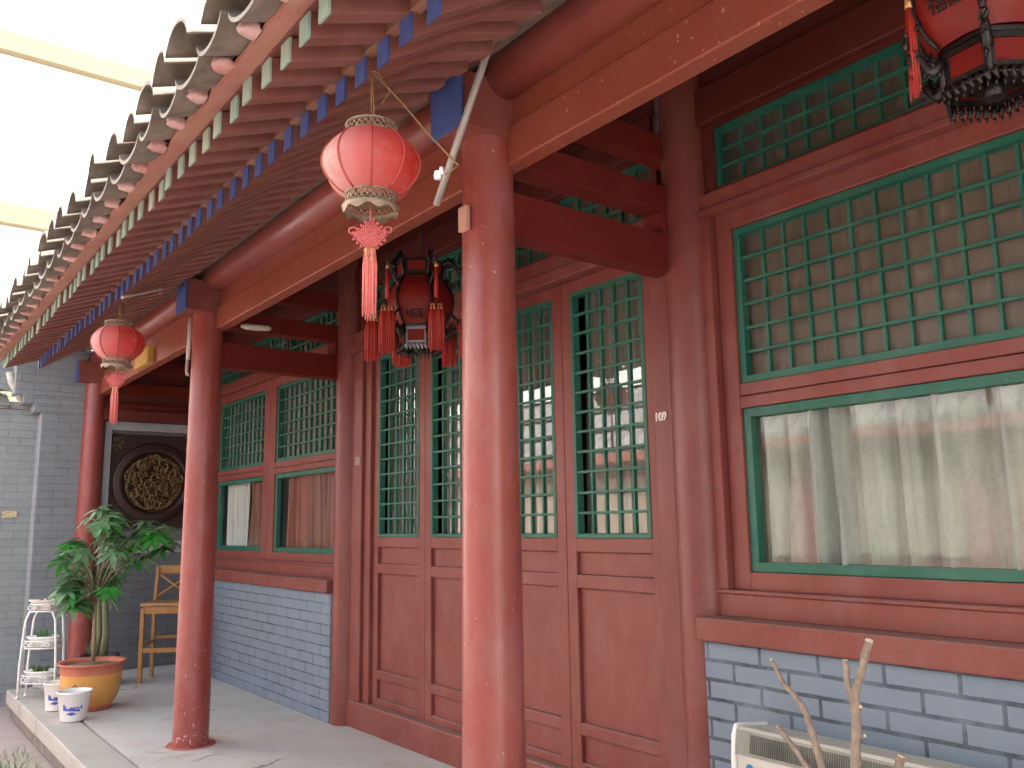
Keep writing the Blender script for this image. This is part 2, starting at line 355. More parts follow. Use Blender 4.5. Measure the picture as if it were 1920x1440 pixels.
# lintels, boards, purlins between columns
for i in range(3):
    a, b_ = XC[i], XC[i+1]
    m = MB(); m.box(a + .01, b_ - .01, -1.041, -.955, 3.09, 3.268); m.build("lintel", RED_LIN, H, bevel=.008)
    m = MB(); m.box(a + .01, b_ - .01, -1.022, -.985, 3.27, 3.43); m.build("purlin_board", RED_LIN, H)
    m = MB(); m.tube([(a + .002, -1.062, 3.49), (b_ - .002, -1.062, 3.49)], .106, 28); m.build("purlin", RED_PUR, H)
    # wall-side beam stack above the windows
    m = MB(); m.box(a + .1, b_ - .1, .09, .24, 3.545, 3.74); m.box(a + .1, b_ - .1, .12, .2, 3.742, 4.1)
    m.build("wall_plate_beam", RED_SHADED, H, bevel=.006)
m = MB(); m.box(-9.09, 2.6, -1.105, -1.02, 3.594, 3.66); m.build("purlin_filler", RED_RAFT, H)
# beam heads and cross beams
for x in XC:
    m = MB(); m.box(x - .122, x + .122, -1.275, -.90, 3.216, 3.462); o = m.build("beam_head", RED, H, bevel=.005)
    m = MB(); m.box(x - .122, x + .122, -1.288, -1.2765, 3.214, 3.464); m.build("painted_end", BLUE, o, bevel=.002)
    m = MB(); m.box(x - .05, x + .05, -.898, .1, 3.40, 3.54); m.build("cross_beam", BEAM_SHADED, H, bevel=.006)
    m = MB(); m.box(x - .065, x + .062, -.95, .03, 3.12, 3.258); m.box(x - .075, x + .068, -.02, .06, 3.0, 3.119); m.build("tie_beam", BEAM_SHADED, H, bevel=.006)
    m = MB(); m.box(x - .06, x + .06, -.98, .05, 2.80, 3.0); m.build("tie_beam", BEAM_SHADED, H, bevel=.006)

# rafters
SLOPE = .66
def rz(y): return 3.03 + SLOPE * (y + 1.93)
RP = .156
def bar_along(m, x0, x1, y0, y1, z0, slope, h, mi=0):
    a = math.atan(slope)
    m.add([(x0, y0, z0), (x1, y0, z0), (x1, y1, z0 + slope * (y1 - y0)), (x0, y1, z0 + slope * (y1 - y0)),
           (x0, y0, z0 + h), (x1, y0, z0 + h), (x1, y1, z0 + slope * (y1 - y0) + h), (x0, y1, z0 + slope * (y1 - y0) + h)],
          [(3,2,1,0),(4,5,6,7),(0,1,5,4),(1,2,6,5),(2,3,7,6),(3,0,4,7)], mi)
x0r = -.451 + 13 * RP
nr = 58; XE = -7.36
m = MB(); bar_along(m, x0r, x0r + .066, -1.922, .5, rz(-1.922), SLOPE, .088); raf = m.build("rafter", RED_RAFT, H, bevel=.004)
m = MB(); bar_along(m, x0r - .001, x0r + .067, -1.932, -1.923, rz(-1.932) - .001, SLOPE, .09); m.build("painted_end", BLUE, raf)
m = MB(); bar_along(m, x0r, x0r + .064, -2.195, -1.40, 3.016, .38, .084); fly = m.build("flying_rafter", RED_RAFT, H, bevel=.004)
m = MB(); bar_along(m, x0r - .001, x0r + .065, -2.205, -2.196, 3.012, .38, .086); m.build("painted_end", PALEG, fly)
for k in range(1, nr):
    copy_at(raf, (-k * RP + R.uniform(-.002, .002), R.uniform(-.006, .006), 0), H)
    copy_at(fly, (-k * RP + R.uniform(-.003, .003), R.uniform(-.008, .008), R.uniform(-.002, .002)), H)
# boards: deck over flying rafters, strip above rafter ends, deck over rafters
m = MB(); XA, XB = -9.32, 2.7
m.prism([(-2.21, 3.096), (-1.42, 3.396), (-1.42, 3.42), (-2.21, 3.12)], XE + .02, XB); m.build("eave_boarding", RED_RAFT, H)
m = MB(); m.prism([(-1.938, 3.122), (-1.90, 3.122), (-1.90, 3.20), (-1.938, 3.185)], XE + .03, XB)
m.build("rafter_strip", paint("worn_strip_paint", (.24, .10, .06), (.30, .15, .09), .8, .5, (.3, .2, .14)), H)
m = MB(); m.prism([(-1.88, rz(-1.88) + .087), (.5, rz(.5) + .087), (2.3, rz(2.3) + .087), (2.3, rz(2.3) + .12), (-1.40, rz(-1.40) + .12), (-1.88, rz(-1.88) + .10)], XE + .04, XB)
m.prism([(-1.25, rz(-1.25) + .087), (.5, rz(.5) + .087), (2.3, rz(2.3) + .087), (2.3, rz(2.3) + .12), (-1.25, rz(-1.25) + .12)], XA + .04, XE + .039)
m.build("roof_boarding", RED_RAFT, H)
# fascia beyond the rafter ends
m = MB(); XP = 0.0
seg = 220
for k in range(seg):
    xa = XE + (XB - XE) * k / seg; xb = xa
    if k == 0: pv = []
    ya = -2.312 + .022 * noise.noise(Vector((xa * 6, 0, 0))); za = 3.063 + .014 * noise.noise(Vector((xa * 7, 5, 0)))
    pv.append((xa, ya, za))
pv.append((XB, -2.315, 3.063))
vs = []
for (x, y, z) in pv: vs += [(x, -2.203 + .012 * noise.noise(Vector((x * 14, 9, 0))), 3.102), (x, y + .02, z), (x, y + .024, z + .03), (x, -2.2, 3.14)]
fs = []
for i in range(len(pv) - 1):
    for j in range(4): fs.append((i*4+j, i*4+(j+1) % 4, (i+1)*4+(j+1) % 4, (i+1)*4+j))
m.add(vs, fs); m.build("fascia", FASC, H)
# roof tiles: the eave course in detail, then the field
TP = .255; TX0 = -.87 + 13 * TP
m = MB()
def arc_tile(m, cx, y0, y1, zc, hw, ht, sgn, slope, th=.016, n=10, jx=0, jz=0, rot=0):
    """curved tile; sgn=-1 pan (valley down), +1 cover (arch up). zc = height of the horns at y0"""
    P = []
    for k in range(n + 1):
        u = -1 + 2 * k / n; a = u * math.radians(72)
        px = hw * math.sin(a) / math.sin(math.radians(72)); pz = ht * (math.cos(a) - math.cos(math.radians(72))) / (1 - math.cos(math.radians(72)))
        nx, nz = math.sin(a), math.cos(a)
        P.append((px, sgn * pz, nx, sgn * nz))
    vs = []
    for yy in (y0, y1):
        for (px, pz, nx, nz) in P: vs.append((cx + jx + px, yy + rot * px, zc + jz + pz + slope * (yy - y0)))
        for (px, pz, nx, nz) in P: vs.append((cx + jx + px + nx * th * 0, yy + rot * px, zc + jz + pz + th + slope * (yy - y0)))
    q = n + 1; fs = []; fr = []
    for k in range(n):
        fs.append((k, k + 1, 2*q + k + 1, 2*q + k)); fs.append((q + k + 1, q + k, 3*q + k, 3*q + k + 1))
        fr.append((k + 1, k, q + k, q + k + 1))
    fs += [(0, 2*q, 3*q, q), (n, q + n, 3*q + n, 2*q + n)]
    m.add(vs, fs, 0, True); m.add(vs, fr, 1)
ntile = 48
for k in range(ntile):
    a = TX0 - k * TP
    if a < XE - .05: break
    jz = R.uniform(-.006, .006); jy = R.uniform(-.014, .014)
    arc_tile(m, a - TP / 2, -2.395 + jy, -2.05, 3.105, .123, .060, -1, .36, jx=R.uniform(-.005, .005), jz=jz, rot=R.uniform(-.06, .06))
    arc_tile(m, a, -2.45 + R.uniform(-.02, .02), -2.05, 3.108, .092, .082, 1, .36, jx=R.uniform(-.007, .007), jz=R.uniform(-.008, .008), rot=R.uniform(-.1, .1))
for k in range(ntile):
    a = TX0 - k * TP
    if a < XA - .1: break
    for r_ in range(1 if a > XE else 7, 22):
        y = -2.40 + .17 * r_ ; z = 3.125 + .36 * (y + 2.4) + max(0, y + 1.6) * .3
        arc_tile(m, a - TP / 2, y, y + .2, z + .02, .123, .05, -1, .5, n=5)
        arc_tile(m, a, y - .03, y + .17, z + .03, .09, .065, 1, .5, n=5)
m.build("roof_tiles", [TILE, TILE_RIM], H, fix=False)
m = MB()
m.prism([(-2.2, 3.15), (-1.4, 3.47), (1.2, 4.98), (2.3, 5.75), (2.3, 5.6), (-1.3, 3.45)], XE, XB)
m.prism([(-1.25, 3.60), (1.2, 4.98), (2.3, 5.75), (2.3, 5.6), (-1.25, 3.56)], XA, XE - .002)
m.prism([(-2.15, 3.60), (-1.252, 3.66), (-1.252, 3.80), (-2.15, 3.68)], XA - .12, XE - .003)  # hidden slab over the pier, added to keep sun off its brick
m.prism([(2.3, 5.75), (6.2, 3.4), (6.2, 3.25), (2.3, 5.6)], XA, XB)
m.build("roof_bed_and_sun_slab", TILE, H)
# mortar lumps under the cover tiles
for k in range(ntile):
    a = TX0 - k * TP
    if a < XE - .02: break
    m = MB(); vs = []; nn = 13; sz = R.uniform(.85, 1.1)
    for i, (yy, s_) in enumerate(((-2.352, .30), (-2.345, .6), (-2.33, .82), (-2.31, .95), (-2.292, 1.0))):
        for q in range(nn):
            an = PI * q / (nn - 1); ra = sz * (1 + .55 * noise.noise(Vector((a * 7, an * 2.5, i * 1.1))))
            vs.append((a + .036 * s_ * math.cos(an) * ra, yy + .016 * noise.noise(Vector((a * 5, an * 3, i))), 3.070 + (.058 * s_ * math.sin(an)) * ra))
    fs = []
    for i in range(4):
        for q in range(nn - 1): fs.append((i*nn+q, i*nn+q+1, (i+1)*nn+q+1, (i+1)*nn+q))
        fs.append((i*nn+nn-1, i*nn, (i+1)*nn, (i+1)*nn+nn-1))
    fs.append(tuple(range(nn)))
    m.add(vs, fs, 0, True); m.build("mortar_lump", PINKM, H)

# ---- window bays
def frame_rect(m, x0, x1, z0, z1, w_, y0, y1, mi=0):
    """rectangular frame whose OUTER edge is given"""
    m.box(x0, x1, y0, y1, z1 - w_, z1, mi); m.box(x0, x1, y0, y1, z0, z0 + w_, mi)
    m.box(x0, x0 + w_, y0, y1, z0 + w_, z1 - w_, mi); m.box(x1 - w_, x1, y0, y1, z0 + w_, z1 - w_, mi)
def ybox_grid(m, x0, x1, z0, z1, px, pz, y, wv=.015, wh=.015, ph=None):
    nx = max(1, round((x1 - x0) / px)); nz = max(1, round((z1 - z0) / pz))
    for i in range(1, nx):
        x = x0 + (x1 - x0) * i / nx + R.uniform(-.002, .002); m.box(x - wv/2, x + wv/2, y + .004, y + .028, z0, z1)
    for j in range(1, nz):
        z = z0 + (z1 - z0) * j / nz + R.uniform(-.0015, .0015); m.box(x0, x1, y - .004, y + .018, z - wh/2, z + wh/2)
def curtain(name, mat, x0, x1, z0, z1, y, parent, fold=.09, amp=.018, seed=0, n=90, gather=0):
    m = MB(); vs = []; nz = 8
    for j in range(nz + 1):
        z = z0 + (z1 - z0) * j / nz
        for i in range(n + 1):
            x = x0 + (x1 - x0) * i / n
            ph = x / fold + .9 * noise.noise(Vector((x * 3, z * .3, seed)))
            vs.append((x, y + amp * math.sin(2 * PI * ph) + .5 * amp * math.sin(2 * PI * ph * 2.3 + z) + amp * .8 * noise.noise(Vector((x * 8, z, seed + 3))), z))
    fs = [(j*(n+1)+i, j*(n+1)+i+1, (j+1)*(n+1)+i+1, (j+1)*(n+1)+i) for j in range(nz) for i in range(n)]
    m.add(vs, fs, 0, True); return m.build(name, mat, parent)
GY = .156
def green_frame(parent, x0, x1, z0, z1, w_=.034, wb=None):
    m = MB(); frame_rect(m, x0, x1, z0, z1, w_, GY - .012, GY + .035); 
    return m.build("green_frame", GREEN, parent, bevel=.004)
def lattice(parent, x0, x1, z0, z1, px, pz, y=None, wv=.015, wh=.015):
    m = MB(); ybox_grid(m, x0, x1, z0, z1, px, pz, GY + .004 if y is None else y, wv, wh); return m.build("lattice", GREEN, parent, bevel=.002)
def pane(parent, x0, x1, z0, z1, y, mat=GLASS):
    m = MB(); m.box(x0, x1, y, y + .004, z0, z1); return m.build("pane", mat, parent)
def window(xo0, xo1, xf0, xf1, lower, upper, seed):
    """red frame (outer xf0..xf1) with a glazed lower light and a lattice upper light, openings xo0..xo1"""
    m = MB(); y0, y1 = .128, .20
    m.box(xf0, xo0, y0, y1, 1.24, 3.05); m.box(xo1, xf1, y0, y1, 1.24, 3.05)
    m.box(xo0, xo1, y0, y1, 1.24, 1.32); m.box(xo0, xo1, y0, y1, 2.078, 2.134); m.box(xo0, xo1, y0 + .004, y1, 2.138, 2.196); m.box(xo0, xo1, y0, y1, 2.965, 3.05)
    wdw = m.build("window", RED, H, bevel=.005)
    green_frame(wdw, xo0 + .001, xo1 - .001, 1.321, 2.077, .042); green_frame(wdw, xo0 + .001, xo1 - .001, 2.197, 2.964, .034)
    lattice(wdw, xo0 + .034, xo1 - .034, 2.231, 2.930, .1165, .119)
    pane(wdw, xo0 + .03, xo1 - .03, 1.35, 2.05, .182); pane(wdw, xo0 + .02, xo1 - .02, 2.22, 2.95, .192, GLASS_M)
    curtain("curtain", upper, xo0 - .03, xo1 + .03, 2.15, 3.0, .222, wdw, .12, .009, seed)
    for (nm, mt, ca, cb, fo, am) in lower: curtain(nm, mt, ca, cb, 1.25, 2.12, .238, wdw, fo, am, seed + 5, 140)
    return wdw
def transom(x0, x1, n, z0=3.19, z1=3.525):
    m = MB(); m.box(x0 - .06, x1 + .06, .12, .22, z1, z1 + .018); m.box(x0 - .06, x1 + .06, .12, .22, z0 - .02, z0)
    W = (x1 - x0 + .06) / n; m.box(x0 - .06, x0, .12, .22, z0, z1); m.box(x1, x1 + .06, .12, .22, z0, z1); ops = []
    for i in range(n):
        a = x0 + i * W; b_ = a + W - .06; ops.append((a, b_))
        if i: m.box(a - .06, a, .13, .22, z0, z1)
    t = m.build("transom", RED_SHADED, H, bevel=.004)
    for a, b_ in ops:
        green_frame(t, a, b_, z0 + .001, z1 - .001, .026); lattice(t, a + .026, b_ - .026, z0 + .027, z1 - .027, .1165, .1)
        pane(t, a + .02, b_ - .02, z0 + .02, z1 - .02, .192, GLASS_M); curtain("curtain", DRAB, a - .02, b_ + .02, z0, z1, .23, t, .12, .01, a)
    return t
def bay(xl, xr, brick_mat, end_mats=None):
    m = MB(); m.box(xl, xr, 0, .30, 0.001, 1.014); 
    me = m.build("brick_wall", [brick_mat, BRK_END], H, bevel=.004)
    for p in me.data.polygons:
        if abs(p.normal.x) > .5: p.material_index = 1
    m = MB(); m.box(xl - .01, xr + .01, -.04, .11, 1.016, 1.119); m.build("window_sill", RED, H, bevel=.006)
    m = MB(); m.box(xl - .02, xr + .02, .085, .22, 1.1195, 1.222); m.box(xl - .02, xr + .02, .072, .127, 1.223, 1.239); m.build("bottom_rail", RED, H, bevel=.004)
    m = MB(); m.box(xl - .02, xr + .02, .085, .22, 3.087, 3.168); m.box(xl - .02, xr + .02, .066, .2, 3.052, 3.084); m.build("head_rail", RED, H, bevel=.004)
# right bay
bay(-1.164, 2.6, BRK)
m = MB(); m.box(-1.215, -1.078, .085, .22, 1.239, 3.051); m.build("window_post", RED, H, bevel=.006)
window(-.983, 1.72, -1.075, 1.80, [("curtain", LACE, -1.04, 1.70, .15, .045)], DRAB, 2)
transom(-1.06, 2.2, 2)
# left bay
bay(-9.0, -5.096, BRK_L)
m = MB(); m.box(-5.22, -5.14, .085, .22, 1.239, 3.051); m.box(-8.98, -8.6, .085, .22, 1.239, 3.051); m.build("window_post", RED, H, bevel=.006)
window(-6.685, -5.31, -6.838, -5.225, [("curtain", PINKC, -6.55, -5.33, .10, .02)], GREYC, 9)
window(-8.36, -6.99, -8.595, -6.846, [("curtain", PINKC, -7.55, -6.95, .09, .02), ("white_curtain", WHITEC, -8.3, -7.6, .11, .02)], GREYC, 14)
transom(-8.9, -5.25, 3)
# door bay
m = MB(); m.box(-4.965, -1.47, .075, .26, .001, .20); m.build("threshold", RED, H, bevel=.008)
m = MB(); m.box(-4.965, -4.74, .085, .24, .201, 2.99); m.box(-4.739, -4.638, .112, .24, .201, 2.989); m.build("door_jamb", RED, H, bevel=.006)
m = MB(); m.box(-1.514, -1.392, .10, .24, .001, 2.99); m.box(-1.393, -1.345, .075, .24, .002, 2.991); m.box(-1.346, -1.28, .05, .24, .003, 2.992); m.build("door_jamb", RED, H, bevel=.006)
m = MB(); m.box(-4.965, -1.30, .085, .24, 3.065, 3.168); m.box(-4.965, -1.30, .062, .22, 2.992, 3.062); m.build("door_head", RED, H, bevel=.006)
transom(-4.8, -1.5, 4)
def door_leaf(x0, x1):
    ya, yb = .142, .19; xi0, xi1 = x0 + .083, x1 - .083
    m = MB(); m.box(x0 + .002, xi0, ya, yb, .203, 2.988); m.box(xi1, x1 - .002, ya, yb, .203, 2.988)
    for a, b_ in ((.203, .25), (.395, .460), (1.19, 1.265), (1.392, 1.468), (2.915, 2.988)): m.box(xi0, xi1, ya, yb, a, b_)
    for a, b_ in ((.25, .395), (.46, 1.19), (1.265, 1.392)):
        m.box(xi0, xi1, ya + .026, yb - .005, a, b_)
    d = m.build("door_leaf", RED, H, bevel=.004)
    m = MB(); frame_rect(m, xi0 + .001, xi1 - .001, 1.469, 2.914, .024, ya - .004, yb); m.build("green_frame", GREEN, d, bevel=.003)
    lattice(d, xi0 + .025, xi1 - .025, 1.493, 2.89, .119, .1165, ya + .006, .015, .015)
    pane(d, xi0 + .02, xi1 - .02, 1.48, 2.9, .215, GLASS_D)
    curtain("curtain", GREYC, xi0 - .03, xi1 + .03, 1.45, 2.95, .262, d, .14, .018, x0)
for k in range(4): door_leaf(-4.635 + k * .785, -3.85 + k * .785 - (0 if k < 3 else .022))
# interior darkness: back wall and gable ends
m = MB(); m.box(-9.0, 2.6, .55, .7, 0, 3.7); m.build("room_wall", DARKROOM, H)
m = MB(); m.box(-9.3, 2.6, 5.8, 6.0, -.28, 3.4); m.build("rear_wall", BRK_G, H)
m = MB(); m.box(2.6, 2.72, -1.0, 5.9, -.28, 4.0); m.build("end_wall", BRK_G, H)
# left end wall of the veranda with surround
m = MB()
m.box(-9.30, -9.10, -.95, 5.8, -.28, 1.28); m.box(-9.30, -9.17, -.95, 5.8, 1.28, 2.74); m.box(-9.30, -9.11, -.95, 5.8, 2.74, 4.3)
sw = m.build("side_wall", [BRK_S, PLAST, RED_SHADED], H, bevel=.004)
for p in sw.data.polygons:
    z = p.center.z; p.material_index = 0 if z < 1.2 else (1 if z < 2.74 else 2)
m = MB(); m.box(-9.17, -9.085, -.945, -.87, 1.281, 2.79); m.box(-9.17, -9.09, -.87, .2, 2.70, 2.80); m.box(-9.17, -9.10, -.87, .2, 1.281, 1.42)
m.build("plaster_surround", [FRAMEG], H, bevel=.004)
m = MB(); m.box(-9.12, -9.0, -.98, .1, 2.80, 2.93); m.build("tie_beam", RED_SHADED, H, bevel=.006)
# pier at the corner of the house (brick, with corbelled top)
m = MB(); m.box(-9.36, -9.10, -1.60, -.951, -.28, 2.86)
m.box(-9.36, -9.098, -1.68, -.951, 2.861, 2.95); m.box(-9.36, -9.10, -1.79, -.951, 2.951, 3.04); m.box(-9.36, -9.098, -1.88, -.951, 3.041, 3.56)
m.prism([(-1.93, 3.561), (-.951, 3.561), (-.951, 3.60), (-1.93, 3.59)], -9.38, -9.07)
pier = m.build("brick_pier", [BRK_S if False else bricks("pier_brick", (1, 2), (.19, .215, .235), (.225, .25, .27), (.11, .125, .14), .26, .0855, .004, oz=.02, rough=.8), BRK_LIT], H, bevel=.006)
for p in pier.data.polygons:
    if abs(p.normal.y) > .6: p.material_index = 1

# ------------------------------------------------------------------ door numbers and small plates (fixed to the house)
def text_mesh(txt, size, mat, parent, loc, rot, name, ext=.002, sx=1.0):
    cu = bpy.data.curves.new(name, 'FONT'); cu.body = txt; cu.size = size; cu.extrude = ext; cu.offset = size * .035; cu.align_x = 'CENTER'; cu.align_y = 'CENTER'; cu.space_character = .92
    ob = bpy.data.objects.new(name + "_tmp", cu); COL.objects.link(ob)
    dg = bpy.context.evaluated_depsgraph_get(); dg.update(); me = bpy.data.meshes.new_from_object(ob.evaluated_get(dg))
    COL.objects.unlink(ob); bpy.data.objects.remove(ob)
    me.transform(Matrix.Translation(Vector(loc)) @ rot @ Matrix.Diagonal((sx, 1, 1, 1)))
    base = ORI.get(parent.name, Vector()) if parent else Vector()
    me.transform(Matrix.Translation(-base)); me.materials.append(mat)
    o = bpy.data.objects.new(name, me); COL.objects.link(o); o.parent = parent; ORI[o.name] = base
    return o
ROTF = Matrix.Rotation(PI / 2, 4, 'X')
LET = plain("white_digits", (.74, .68, .58), .5, .05, 20, bmp=0)
text_mesh("109", .060, LET, H, (-1.462, .096, 2.086), ROTF, "door_number", .003, 1.0)
m = MB(); m.box(-4.84, -4.76, .078, .086, 2.05, 2.115); o = tag(m.build("number_plate", plain("weathered_plate", (.30, .27, .22), .7, .5, 60)), "small weathered pale plate on the left jamb of the panelled doors", "plate")

# ------------------------------------------------------------------ carved round panel on the end wall
CX, CY, CZ = -9.165, -.375, 2.095
T = thing("carved_panel", "dark square wooden panel with round gilded openwork carving on the veranda end wall", "wall carving", (CX, CY, CZ))
m = MB(); m.box(CX, CX + .05, CY - .48, CY + .48, CZ - .53, CZ + .56); m.build("backboard", DBROWN, T, bevel=.008)
m = MB(); m.lathe([(.36, 0), (.45, 0), (.47, .02), (.45, .045), (.42, .04), (.40, .055), (.365, .05), (.345, .02), (.34, 0)], (CX + .05, CY, CZ), 72, axis='x'); m.build("ring_frame", DBROWN, T)
m = MB()
for k in range(110):
    rr = .30 * math.sqrt(R.random()); a = R.uniform(0, 2 * PI); cy = CY + rr * math.cos(a); cz = CZ + rr * math.sin(a)
    pts = []; a0 = R.uniform(0, 2 * PI); turns = R.uniform(.7, 1.6) * R.choice((-1, 1)); r0 = R.uniform(.025, .07); dx = R.uniform(.06, .10)
    for i in range(14):
        f = i / 13; ang = a0 + turns * 2 * PI * f; q = r0 * (1 - .75 * f)
        pts.append((CX + dx + .02 * math.sin(3 * f + a0), cy + q * math.cos(ang), cz + q * math.sin(ang)))
    m.tube(pts, [R.uniform(.008, .013) * (1.2 - .7 * i / 13) for i in range(14)], 5)
for s_ in range(46):
    a = 2 * PI * s_ / 46; pts = [(CX + .07, CY + (.30 + .02 * math.sin(5 * t_ + s_)) * math.cos(a + t_ * .16), CZ + (.30 + .02 * math.sin(5 * t_ + s_)) * math.sin(a + t_ * .16)) for t_ in (0, .25, .5, .75, 1)]
    m.tube(pts, [.012, .016, .014, .010, .004], 5)
m.build("gilded_carving", GOLDC, T)
DULL = plain("dull_carving", (.09, .06, .035), .6, .3, 20)
for sy in (-1, 1):
    for sz in (-1, 1):
        m = MB()
        for k in range(10):
            cy = CY + sy * R.uniform(.36, .45); cz = CZ + sz * R.uniform(.37, .50)
            m.tube([(CX + .06, cy + .04 * (1 - i / 9) * math.cos(i * .8), cz + .04 * (1 - i / 9) * math.sin(i * .8)) for i in range(10)], .008, 5)
        m.build("corner_carving", DULL, T)

# ------------------------------------------------------------------ neighbouring wall at the left
T = thing("boundary_wall", "plain grey brick wall left of the house pier with a tiled coping", "wall", (-9.5, -3.2, -.28))
m = MB(); m.box(-9.62, -9.365, -2.75, -1.50, -.279, 2.90); m.box(-9.62, -9.40, -2.5, -1.50, 3.13, 3.5); m.build("wall_body", BRK_G, T)
m = MB(); m.box(-9.66, -9.34, -2.8, -1.89, 2.905, 2.93); m.prism([(0, 0)] * 3, 0, 0) if False else None
m.add([(-9.66, -2.8, 2.951), (-9.30, -2.8, 2.93), (-9.30, -1.89, 2.93), (-9.66, -1.89, 2.951), (-9.66, -2.8, 3.12), (-9.30, -2.8, 2.97), (-9.30, -1.89, 2.97), (-9.66, -1.89, 3.12)],
      [(3,2,1,0),(4,5,6,7),(0,1,5,4),(1,2,6,5),(2,3,7,6),(3,0,4,7)])
m.box(-9.66, -9.368, -1.888, -1.61, 2.905, 2.99); m.build("coping", plain("coping_tile", (.30, .29, .29), .85, .3, 6, bmp=.6), T, bevel=.01)
m = MB(); m.box(-9.66, -9.56, -2.8, -1.96, 3.125, 3.22); m.build("ridge", BRK_G, T)
o = tag(text_mesh("ZHANG", .001, YEL, None, (0, 0, -50), ROTF, "x") if False else MB().box(-9.359, -9.352, -1.875, -1.735, 1.705, 1.78).build("sign_plate", plain("yellow_sign", (.50, .42, .24), .6, .45, 60, bmp=0)),
        "small faded yellow plate on the grey boundary wall at the left edge", "sign")
# bent pale downpipe by the pier corner
m = MB(); m.tube([(-9.25, -1.93, 3.30), (-9.25, -1.90, 3.18), (-9.25, -1.84, 3.08), (-9.25, -1.80, 2.99)], [.035, .035, .034, .03], 12)
tag(m.build("eave_bracket_pipe", PIPE), "short bent pale pipe hanging under the far left corner of the eave", "pipe")

# ------------------------------------------------------------------ far apartment block (overexposed, above the eave)
T = thing("apartment_block", "tall white rendered block with cream ledges rising beyond the eave", "building", (-34, -6, -.28))
m = MB(); m.box(-42, -30, -45, 30, -.279, 34); m.build("wall", CONC, T)
for z in (5.8, 11.95, 17.9, 23.9, 29.8):
    m = MB(); m.box(-30.0, -29.6, -45, 30, z - .45, z + .22); m.build("ledge", CREAM, T)
for z in (16.0, 10.0, 22.0):
    m = MB(); m.box(-29.99, -29.93, -1.2, 1.4, z + .45, z + .52); m.build("cable_tray", plain("grey_tray", (.35, .32, .28), .7, .1), T)

# ------------------------------------------------------------------ opposite range of the courtyard (seen reflected in the glass)
T = thing("opposite_house", "low red fronted house with grey tiled roof across the courtyard, reflected in the panes", "house", (-8, -11, -.28))
m = MB(); m.box(-26, 6, -15, -11, -.279, 3.1); m.build("wall", RED, T)
m = MB()
for k in range(70):
    x = -26 + k * .46; m.prism([(-10.2, 3.1), (-13.0, 5.1), (-15.8, 3.1), (-15.8, 3.22), (-13, 5.25), (-10.2, 3.22)], x, x + .40)
m.prism([(-10.25, 3.0), (-13.0, 5.05), (-15.8, 3.05), (-13, 4.9), (-10.25, 2.9)], -26.2, 6.3)
m.build("roof", plain("lit_roof_tile", (.20, .19, .185), .8, .3, 3), T)
m = MB(); m.box(-26, 6, -10.23, -10.19, 2.92, 3.09); m.build("fascia", RED, T)
for k in range(9):
    x = -24 + k * 3.3; m = MB(); m.box(x, x + 2.2, -10.99, -10.9, .9, 2.6); f = m.build("window", DRAB, T)
T = thing("courtyard_wall", "pale rendered wall with dark base behind the opposite roof", "wall", (-14, -20, -.28))
m = MB(); m.box(-30, 8, -20.5, -20, -.279, 6.5); m.build("wall_body", CONC, T)

T = thing("added_shading_wing", "added pale rendered wing outside the view, keeping light off the near right side", "house", (6, -8, -.28))  # unseen wing added to darken the near right side of the house
m = MB(); m.box(3.4, 9, -12, -2.9, -.279, 5.0); m.build("wall", plain('pale_grey_render', (.5, .5, .49), .8, .1, 3), T); m = MB(); m.prism([(-12.3, 5.0), (-12.3, 5.2), (-2.5, 5.2), (-2.5, 5.0)], 2.9, 9.3); m.build("roof", TILE, T)
# leaf helpers
def leaflet(m, base, d, nrm, ln, wd, mi=0, droop=.25, seg=5, fold=.25):
    d = d.normalized(); s = d.cross(nrm).normalized(); n = s.cross(d).normalized(); vs = []
    for i in range(seg + 1):
        f = i / seg; c = base + d * ln * f - Vector((0, 0, 1)) * droop * ln * f * f
        w_ = wd * (math.sin(PI * min(1, f * .92 + .05)) ** .8) * .5 * (1.15 - .25 * f)
        if i == seg: w_ = .001
        vs += [c - s * w_ + n * w_ * fold, c, c + s * w_ + n * w_ * fold]
    fs = []
    for i in range(seg): fs += [(i*3, i*3+1, i*3+4, i*3+3), (i*3+1, i*3+2, i*3+5, i*3+4)]
    m.add(vs, fs, mi, True)
# hedge / bamboo in the courtyard (reflected)
def bamboo(x, y, h, lab, grp):
    t = thing("bamboo_clump", lab, "bamboo", (x, y, -.28), grp)
    mm = MB(); ml = MB()
    for k in range(9):
        bx, by = x + R.uniform(-.35, .35), y + R.uniform(-.3, .3); tx, ty = bx + R.uniform(-.5, .5), by + R.uniform(-.4, .4); hh = h * R.uniform(.7, 1)
        mm.tube([(bx, by, -.28), (bx * .6 + tx * .4, by * .6 + ty * .4, hh * .5), (tx, ty, hh)], [.014, .012, .004], 5)
        for q in range(60):
            f = R.uniform(.2, 1); p = Vector((bx + (tx - bx) * f * f, by + (ty - by) * f * f, -.28 + (hh + .28) * f))
            dd = Vector((R.uniform(-1, 1), R.uniform(-1, 1), R.uniform(-.3, .6))); p = p + dd.normalized() * R.uniform(0, .25)
            leaflet(ml, p, dd, Vector((0, 0, 1)), R.uniform(.10, .18), .022, 0, .4, 3)
    mm.build("stems", GTRUNK, t); ml.build("leaves", HEDGE, t, fix=False)
bamboo(-2.2, -6.2, 2.4, "leafy green bamboo clump in the courtyard nearest the windows", "bamboo clumps in the courtyard")
bamboo(-4.4, -6.9, 2.7, "tall green bamboo clump in the middle of the courtyard", "bamboo clumps in the courtyard")
bamboo(-6.9, -7.3, 2.5, "green bamboo clump in the courtyard farthest from the windows", "bamboo clumps in the courtyard")

